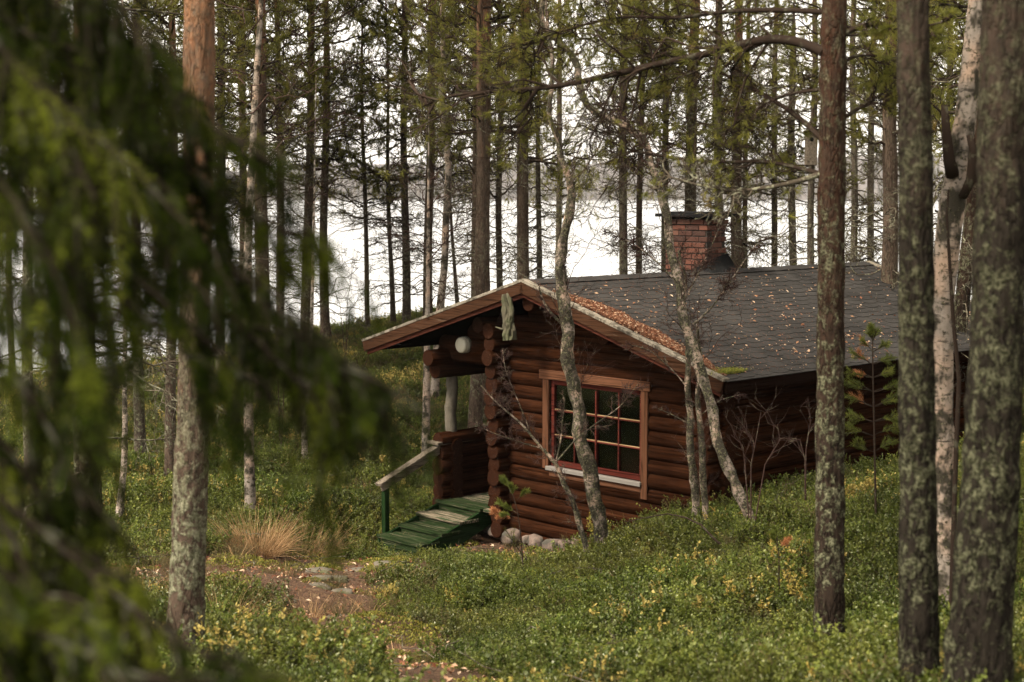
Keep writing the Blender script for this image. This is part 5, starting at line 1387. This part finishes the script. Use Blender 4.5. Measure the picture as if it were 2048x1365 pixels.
limb([(1640, 180), (1560, 190), (1480, 240), (1420, 290)], 10, 11, .012, .004, tp, bp, rg, 10, .2)

# birches in front of the cabin
def thin_birch(label, stems, Y, seed, mat='birch_dark', twn=22, group=None, H=8, tl=(.14, .30), zlo=None):
    rg = np.random.default_rng(seed)
    C, R = trunk_line(stems[0], Y, H, 0, seed, .09); C[1:, :2] += (vnoise(np.column_stack([C[1:, 2] * 3.3, C[1:, 0] * 0 + seed, C[1:, 1] * 0]), 1.0)[:, None] - .5) * A([[.07, .03]]); base = A([C[0, 0], C[0, 1], C[0, 2] + .1])
    t = thing('birch_tree', label, 'birch', tuple(base), 0, group)
    m = MB(); tubes(m, C - base, R * (1 + .2 * np.exp(-(C[:, 2] - C[0, 2]) / .15)), 16, rough=.30, rsc=20); obj('trunk', m.mesh('trunk', M[mat]), t)
    m = MB(); Cs = [C]
    for s in stems[1:]:
        YY = Y if len(s[0]) < 4 else None
        P = A([at(p[0], p[1], (p[3] if len(p) > 3 else ydep(Y, p[1]))) for p in s]); r = A([p[2] / 2 / F * 17 * .5 for p in s])
        cum = np.concatenate([[0], np.cumsum(np.linalg.norm(np.diff(P, axis=0), axis=1))]); tt = np.linspace(0, cum[-1], len(s) * 4)
        P = np.column_stack([np.interp(tt, cum, P[:, i]) for i in range(3)]); r = np.interp(tt, cum, r)
        for _ in range(2): P[1:-1] = P[1:-1] * .5 + (P[:-2] + P[2:]) * .25
        tubes(m, P - base, r, 8, rough=.22, rsc=22, mat=1); Cs.append(P)
    for j, P in enumerate(Cs):
        L = np.linalg.norm(P[-1] - P[0])
        sc = 1 if j else .5
        K, tk = kids((P - base)[None], int(twn * (1.5 if j == 0 else .8)), rg, .22 if j == 0 else .3, 1.0, (.5, 1.1), (tl[0] * sc * 1.0, tl[1] * sc), .35, up=.1, k=9, wig=.38, grav=-.05, curl=.12)
        K2, _ = kids(K, 6, rg, .1, .95, (.4, 1.0), (.35, .75), .35, k=6, wig=.22, grav=-.02); K3, _ = kids(K2, 3, rg, .15, .9, (.4, .9), (.4, .8), .3, k=4, wig=.15)
        tubes(m, K, radii(K, .0055, .0022), 5, rnd=rg.random(len(K))); tubes(m, K2, radii(K2, .0032, .0016), 3, rnd=rg.random(len(K2))); tubes(m, K3, radii(K3, .0018, .0012), 3, rnd=rg.random(len(K3)))
    m.build('branches', [M['purple_twig'], M[mat]], t)
    return t
thin_birch('lichened birch crossing the left half of the window', [
    [(1100, 160, 8), (1104, 246, 10), (1116, 303, 12), (1140, 350, 14), (1143, 380, 16), (1134, 440, 18), (1117, 500, 20), (1119, 560, 21), (1128, 610, 25), (1131, 660, 26), (1138, 720, 26), (1150, 800, 27), (1158, 870, 28), (1172, 920, 29), (1186, 975, 29), (1192, 1030, 28), (1202, 1092, 30)],
    [(1130, 655, 12), (1100, 625, 11), (1085, 600, 9), (1078, 575, 7)],
    [(1143, 375, 9), (1165, 345, 8), (1195, 300, 6), (1225, 240, 5), (1235, 180, 4)],
    [(1122, 585, 9), (1133, 560, 9), (1130, 535, 8)],
], 17.3, 61, twn=20, H=8.5, tl=(.12, .24))
thin_birch('thin forked stem left of the window birch', [
    [(960, 770, 2), (985, 800, 2.5), (1020, 828, 3.5), (1060, 862, 4.5), (1092, 900, 6), (1112, 925, 8), (1118, 960, 10), (1140, 1000, 11), (1156, 1040, 11), (1172, 1085, 12)],
    [(1112, 925, 7), (1122, 880, 6), (1125, 840, 5), (1130, 800, 3)],
    [(1112, 925, 7), (1150, 880, 6), (1195, 845, 5), (1240, 815, 4), (1275, 770, 3)],
    [(1060, 862, 5), (1035, 800, 4), (1010, 740, 3), (1005, 700, 2)],
    [(1092, 900, 6), (1040, 885, 5), (990, 868, 4), (950, 850, 3)],
], 17.0, 62, twn=26, H=None, tl=(.12, .25))
thin_birch('tall curving birch leaning over the roof beside the chimney', [
    [(1083, -40, 8.8), (1083, 40, 9.6), (1105, 75, 11.2), (1136, 101, 12.8), (1158, 132, 13.6), (1167, 176, 13.6), (1165, 211, 13.6), (1193, 228, 13.6), (1237, 246, 13.6), (1281, 272, 14.4), (1299, 308, 14.4), (1316, 351, 15.2), (1330, 417, 16.0), (1334, 483, 16.8), (1347, 549, 17.6), (1365, 610, 18.4), (1385, 680, 20.8), (1405, 730, 22.4), (1420, 800, 20.0), (1430, 860, 20.0), (1450, 930, 21.6), (1478, 990, 22.4), (1505, 1060, 24.0)],
    [(1350, 560, 7.2), (1310, 520, 5.6), (1270, 490, 4.8), (1215, 460, 3.2)],
    [(1385, 650, 8.8), (1420, 620, 7.2), (1450, 580, 5.6), (1490, 520, 4.0), (1520, 480, 3.2)],
    [(1365, 610, 6.4), (1390, 560, 4.8), (1420, 500, 4.0), (1445, 440, 2.4)],
], [(1060, 15.2), (600, 15.9), (200, 16.8), (-40, 16.8)], 63, twn=40, H=7.0, tl=(.10, .22))
thin_birch('slim birch standing at the right end of the gable wall', [
    [(1362, 500, 5), (1366, 560, 7), (1372, 640, 9), (1377, 720, 11), (1379, 800, 13), (1381, 880, 15), (1387, 960, 16), (1390, 1025, 18)],
    [(1378, 780, 6), (1350, 745, 5), (1300, 700, 4), (1260, 690, 3)],
    [(1381, 850, 7), (1345, 830, 5), (1310, 815, 3)],
], 16.9, 64, twn=14, H=None, tl=(.12, .24))
thin_birch('slimmer stem right behind the birch at the end of the gable wall', [
    [(1398, 640, 5), (1400, 720, 8), (1396, 790, 9), (1404, 850, 11), (1407, 900, 14), (1402, 960, 13), (1406, 1020, 14)],
    [(1402, 830, 5), (1440, 800, 4), (1480, 790, 3)],
], 16.6, 65, twn=12, H=None, tl=(.14, .3))
def bare_shrub(label, px, py, Y, tips, seed):
    rg = np.random.default_rng(seed); b = at(px, py, Y); z = gz(b[0], b[1]); base = A([b[0], b[1], z])
    m = MB()
    for tp_ in tips:
        P = A([base - A([0, 0, .05])] + [at(x, y, Y) for x, y in tp_]) - base; cum = np.linspace(0, 1, len(P)); tt = np.linspace(0, 1, 10)
        P = np.column_stack([np.interp(tt, cum, P[:, i]) for i in range(3)])[None]
        K, _ = kids(P, 6, rg, .25, .95, (.4, .9), (.22, .45), .3, k=5, wig=.2); K2, _ = kids(K, 3, rg, .2, .9, (.4, .9), (.4, .8), .3, k=4, wig=.15)
        tubes(m, P, radii(P, .008, .003), 6, rnd=.7, rough=.15); tubes(m, K, radii(K, .0035, .0015), 4, rnd=rg.random(len(K))); tubes(m, K2, radii(K2, .0018, .001), 3, rnd=rg.random(len(K2)))
    o = m.build('bare_shrub', M['purple_twig']); o.location = tuple(base); tag(o, label, 'shrub')
bare_shrub('bare twiggy shrub against the shaded side wall', 1503, 1010, 14.7, [[(1502, 930), (1512, 880), (1522, 825)], [(1490, 930), (1485, 890), (1462, 870)], [(1530, 930), (1560, 880), (1555, 850)]], 1)
bare_shrub('small bare sapling between the twiggy shrub and the near pine', 1612, 960, 15.2, [[(1610, 920), (1600, 880), (1575, 885)], [(1612, 900), (1618, 860), (1622, 840)]], 2)
bare_shrub('thin bare shrub on the crest beneath the pink-barked pine', 560, 800, 24, [[(555, 740), (540, 690), (530, 640)], [(570, 730), (580, 660), (600, 620)]], 3)
bare_shrub('leafless bush at the foot of the grey pine on the crest', 690, 665, 31, [[(695, 600), (705, 540), (715, 500)], [(680, 610), (660, 560), (650, 500)], [(700, 620), (730, 580), (760, 560)]], 4)
bare_shrub('leafless bush on the left crest behind the spruce', 430, 760, 28, [[(425, 690), (410, 640), (400, 600)], [(445, 700), (460, 640), (470, 600)]], 5)
bare_shrub('bare shrub behind the hooded porch corner', 700, 820, 25, [[(690, 770), (670, 720), (660, 690)], [(710, 770), (735, 720), (740, 690)]], 6)
# fallen dark branch arching over the shrubs
m = MB(); P = A([at(x, y, Y) for x, y, Y in ((1448, 1095, 14.6), (1430, 1080, 14.6), (1402, 1050, 14.7), (1370, 1035, 14.8), (1335, 1028, 15), (1290, 1036, 15.2), (1250, 1045, 15.3))])
rg = np.random.default_rng(9)
tubes(m, P, np.linspace(.013, .004, 7), 7, rough=.1); K, _ = kids(P[None], 7, rg, .3, 1, (.3, .8), (.15, .35), .3, k=4, wig=.3); tubes(m, K, radii(K, .004, .0015), 3)
tag(m.build('fallen_branch', M['branch']), 'dark bare branch arching over the shrubs below the gable', 'branch')

# small pines
def sapling(label, pts, Y, tufts, seed, r=.008):
    rg = np.random.default_rng(seed); P = A([at(x, y, Y) for x, y in pts]); base = A([P[0, 0], P[0, 1], gz(P[0, 0], P[0, 1])]); P[0, 2] = base[2] - .05
    t = thing('pine_sapling', label, 'sapling', tuple(base)); m = MB()
    tt = np.linspace(0, 1, len(P)); ts = np.linspace(0, 1, 14); Pc = np.column_stack([np.interp(ts, tt, P[:, i]) for i in range(3)])
    Pc[1:-1] = Pc[1:-1] * .5 + (Pc[:-2] + Pc[2:]) * .25
    tubes(m, Pc - base, np.linspace(r, r * .45, 14), 8, rough=.1); m.build('trunk', M['branch'], t)
    m = MB()
    for a_, b_, dry, nn in tufts:
        p0, p1 = at(*a_, Y), at(*b_, Y + rg.uniform(-.12, .12)); Q = shoots((p0 - base)[None], norm(p1 - p0)[None], A([np.linalg.norm(p1 - p0)]), rg, 6, wig=.1)
        tubes(m, Q, radii(Q, .004, .003), 5); K, _ = kids(Q, 4, rg, .4, .95, (.4, .8), (.25, .5), .2, k=4)
        tubes(m, K, radii(K, .003, .002), 4)
        needles(m, Q, nn, rg, (.03, .055), .0035, .35, 1.0, (.3, 1.0), mat=2 if dry else 1, up=.1); needles(m, K, nn // 3, rg, (.03, .05), .0035, .2, 1.0, (.3, 1.0), mat=2 if dry else 1, up=.1)
    m.build('crown', [M['branch'], M['young_leaf'], M['dry_leaf']], t)
sapling('tiny pine sapling with bright green tufts in front of the cabin corner', [(1049, 1165), (1044, 1100), (1038, 1040), (1030, 1000), (1016, 970)], 16.4,
        [((1022, 985), (1007, 955), 0, 260), ((1028, 1000), (1022, 970), 0, 220), ((1034, 1000), (1050, 982), 0, 200), ((1040, 1030), (1000, 1008), 0, 300), ((1040, 1045), (985, 1018), 1, 360), ((1030, 1035), (1005, 1028), 0, 150), ((1045, 1110), (1008, 1060), 0, 60)], 5)
tf = []
rg = np.random.default_rng(15)
for y, w_ in ((668, 10), (690, 26), (715, 42), (742, 48), (770, 55), (800, 62), (830, 60), (858, 68), (890, 50)):
    for sg in (-1, 1, -1, 1):
        ww = w_ * rg.uniform(.6, 1.1); x0 = 1746
        tf.append(((x0, y + 14), (x0 + sg * ww, y - rg.uniform(-4, 12)), int(rg.random() < .12), int(25 + ww * 1.3)))
tf.append(((1745, 690), (1745, 655), 0, 180))
sapling('young pine with tiered green branches before the shaded side wall', [(1753, 1090), (1751, 1000), (1749, 880), (1746, 760), (1745, 660)], 13.9, tf, 6, .012)
sapling('small drooping pine seedling beside the dark lichened pine', [(1560, 1160), (1558, 1110), (1553, 1075)], 12.5, [((1556, 1095), (1545, 1070), 0, 120), ((1556, 1100), (1572, 1080), 1, 120), ((1555, 1085), (1553, 1062), 0, 120)], 7, .006)

# nest box
nb = thing('nest_box', 'grey weathered nest box with a round hole on the young trunk', 'nest box', tuple(at(1622, 292, 24.8)))
m = MB(); box(m, (0, 0, -.05), (.17, .17, .52), None, .01); m.build('box', M['grey_wood'], nb)
m = MB(); box(m, (0, -.01, .225), (.22, .22, .03), rotx(-.1), .006); m.build('lid', M['dead_branch'], nb)
m = MB(); lathe(m, [(0.0, .0), (.032, .0), (.032, -.01)], 20, rotx(math.pi / 2), (-.01, -.0885, .10)); m.build('entrance_hole', M['black_metal'], nb)

# ------------------------------------------------------------------ foreground spruce at the left
rg = np.random.default_rng(500)
spb = A([-2.3, 3.3, gz(-2.3, 3.3)])
spruce = thing('spruce_tree', 'near out-of-focus spruce whose drooping boughs hang over the left side', 'spruce', tuple(spb))
C = np.column_stack([np.full(24, 0.), np.zeros(24), np.linspace(-.1, 11, 24)]); m = MB(); tubes(m, C, np.linspace(.16, .03, 24), 16, rough=.1); m.build('trunk', M['bark_dark'], spruce)
def bough(pts, Ys, seed, r0=.010, nd=26, hang=(.22, .55), dens=1.0, lich=.18, hf=1.0):
    """a limb with hanging branchlets, all needled"""
    rg = np.random.default_rng(seed); n_ = len(pts)
    P = A([at(p[0], p[1], Ys[0] + (Ys[1] - Ys[0]) * i / (n_ - 1)) for i, p in enumerate(pts)])
    root = spb + A([0, 0, max(.5, P[0, 2] - spb[2] + .15)])
    P = np.vstack([root, P]); cum = np.concatenate([[0], np.cumsum(np.linalg.norm(np.diff(P, axis=0), axis=1))]); t = np.linspace(0, cum[-1], 16)
    P = np.column_stack([np.interp(t, cum, P[:, i]) for i in range(3)])
    for _ in range(2): P[1:-1] = P[1:-1] * .5 + (P[:-2] + P[2:]) * .25
    P = (P - spb)[None]; m = MB(); tubes(m, P, radii(P, r0, .004), 7, mat=0, rnd=.5)
    # side branchlets
    K, tk = kids(P, int(nd * dens), rg, .2, 1.0, (.4, 1.0), (.05, .13), .35, .5, k=6, grav=-.45, wig=.1)
    # hanging shoots
    H, th_ = kids(K, 5, rg, .15, 1.0, (.4, 1.0), (.7 * hf, 1.35 * hf), .2, k=6, up=-1.1, grav=-.35, wig=.06)
    Hm, tm = kids(P, int(nd * 1.2), rg, .2, 1.0, (.6, 1.2), (hang[0] * .2 * hf, hang[1] * .22 * hf), .3, k=6, up=-1.3, grav=-.3, wig=.08)
    H2, _ = kids(np.concatenate([H, Hm]), 3, rg, .1, 1.0, (.3, .7), (.3, .6), .2, k=4, up=-.6, grav=-.2)
    tubes(m, K, radii(K, .005, .0025), 4, rnd=rg.random(len(K))); tubes(m, H, radii(H, .0026, .0018), 3, rnd=rg.random(len(H))); tubes(m, Hm, radii(Hm, .004, .002), 3, rnd=rg.random(len(Hm))); tubes(m, H2, radii(H2, .002, .0015), 3, rnd=rg.random(len(H2)))
    for Q, nn in ((P, 60), (K, 50), (H, 44), (Hm, 80), (H2, 22)):
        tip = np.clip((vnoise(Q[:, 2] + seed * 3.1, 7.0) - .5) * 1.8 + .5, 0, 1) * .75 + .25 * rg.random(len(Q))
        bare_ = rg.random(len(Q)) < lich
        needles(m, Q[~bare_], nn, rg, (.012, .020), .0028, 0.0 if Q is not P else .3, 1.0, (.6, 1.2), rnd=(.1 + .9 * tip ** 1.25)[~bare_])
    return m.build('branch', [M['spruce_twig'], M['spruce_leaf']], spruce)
# the diagonal roof of boughs, from top left down to the tips over the porch eave
B = [
 ([(-200, -60), (60, -30), (220, 60), (330, 150), (400, 230)], (3.3, 3.1), 30), ([(-200, 20), (100, 60), (280, 160), (400, 240), (480, 290), (545, 325)], (3.3, 3.0), 34),
 ([(-200, 100), (100, 160), (280, 270), (420, 390), (520, 440), (615, 490)], (3.3, 3.0), 44), ([(-200, 180), (100, 260), (300, 380), (430, 500), (530, 600), (590, 660), (650, 715), (705, 770)], (3.3, 2.9), 60),
 ([(-200, 240), (60, 320), (240, 450), (400, 570), (520, 680), (580, 740), (620, 790)], (3.2, 2.9), 50), ([(-200, 300), (60, 400), (220, 520), (350, 610), (440, 700), (500, 770)], (3.1, 2.8), 46),
 ([(-200, 60), (0, 100), (150, 200), (260, 330), (370, 450)], (2.9, 2.7), 34), ([(-200, 330), (0, 400), (160, 520), (280, 620), (380, 720)], (3.0, 2.7), 40),
 ([(-200, 420), (0, 500), (90, 600), (170, 720), (230, 820)], (3.0, 2.8), 40), ([(-200, -160), (0, -120), (160, -60), (270, 20), (330, 100)], (3.0, 2.8), 36),
 ([(-200, 560), (-60, 640), (60, 760), (130, 900), (170, 1020)], (2.9, 2.6), 34), ([(-200, 700), (-60, 780), (40, 900), (110, 1040), (150, 1160)], (2.8, 2.6), 34),
 ([(-200, 880), (-60, 920), (60, 1020), (160, 1140), (260, 1250), (380, 1310), (500, 1360)], (2.6, 2.3), 40), ([(-200, 1000), (-40, 1080), (80, 1200), (200, 1310), (300, 1400)], (2.4, 2.2), 40),
 ([(-200, 1120), (-40, 1180), (100, 1290), (240, 1370), (420, 1400)], (2.3, 2.2), 40), ([(-260, -60), (-80, 0), (60, 120), (140, 260), (190, 400)], (2.7, 2.5), 36),
 ([(-260, 200), (-80, 260), (40, 380), (110, 500), (150, 640)], (2.6, 2.4), 36), ([(-200, -100), (0, -60), (120, 40), (220, 160), (300, 280)], (3.4, 3.2), 40),
 ([(-200, 60), (40, 180), (200, 320), (340, 470), (460, 580), (560, 640)], (3.5, 3.3), 44), ([(-260, 800), (-120, 860), (-20, 960), (60, 1100), (90, 1240)], (2.5, 2.3), 36),
]
SPD = [.8, .85, .9, .85, .5, .36, .6, .30, .38, 1.1, .85, .8, 1.0, 1.1, 1.2, 1.1, 1.0, .8, .45, .9]
HF = [.7, .42, .45, .5, .5, .5, .7, .5, .6, .9, .7, .7, .6, .6, .6, .9, .8, .7, .45, .7]
for i, (p_, y_, n_) in enumerate(B): bough(p_, y_, i + 1, nd=int(n_ * SPD[i]), hf=HF[i])
# its unseen side, so that it stands as a whole tree from elsewhere
m = MB(); rg = np.random.default_rng(3); nb_ = 20; z = rg.uniform(.8, 10.5, nb_); a = rg.uniform(math.pi * .45, math.pi * 1.75, nb_)
P = shoots(np.column_stack([0 * a, 0 * a, z]), norm(np.column_stack([np.cos(a), np.sin(a), 0 * a - .15])), (1.9 - z * .15) * rg.uniform(.8, 1.1, nb_), rg, 7, grav=-.1)
K, _ = kids(P, 14, rg, .15, 1, (.5, 1.1), (.2, .35), .4, .5, k=4, up=-.5, grav=-.3); tubes(m, P, radii(P, .014, .004), 4); tubes(m, K, radii(K, .004, .002), 3); needles(m, K, 40, rg, (.015, .026), .005, 0, 1, (.6, 1.2))
m.build('crown', [M['spruce_twig'], M['spruce_leaf']], spruce)

# ------------------------------------------------------------------ air
hz = bpy.data.materials.new('haze'); hz.use_nodes = True; ht = hz.node_tree; ht.nodes.clear()
ho = ht.nodes.new('ShaderNodeOutputMaterial'); hv = ht.nodes.new('ShaderNodeVolumePrincipled')
hv.inputs['Color'].default_value = (0.93, 0.93, 0.95, 1); hv.inputs['Density'].default_value = 0.00013; hv.inputs['Anisotropy'].default_value = 0.3
ht.links.new(hv.outputs[0], ho.inputs['Volume'])
mb = MB(); box(mb, (0, 1160, 45), (5400, 2600, 98), None, .5); tag(mb.build('haze', hz), 'thin even haze over the lake', 'haze', kind='stuff')
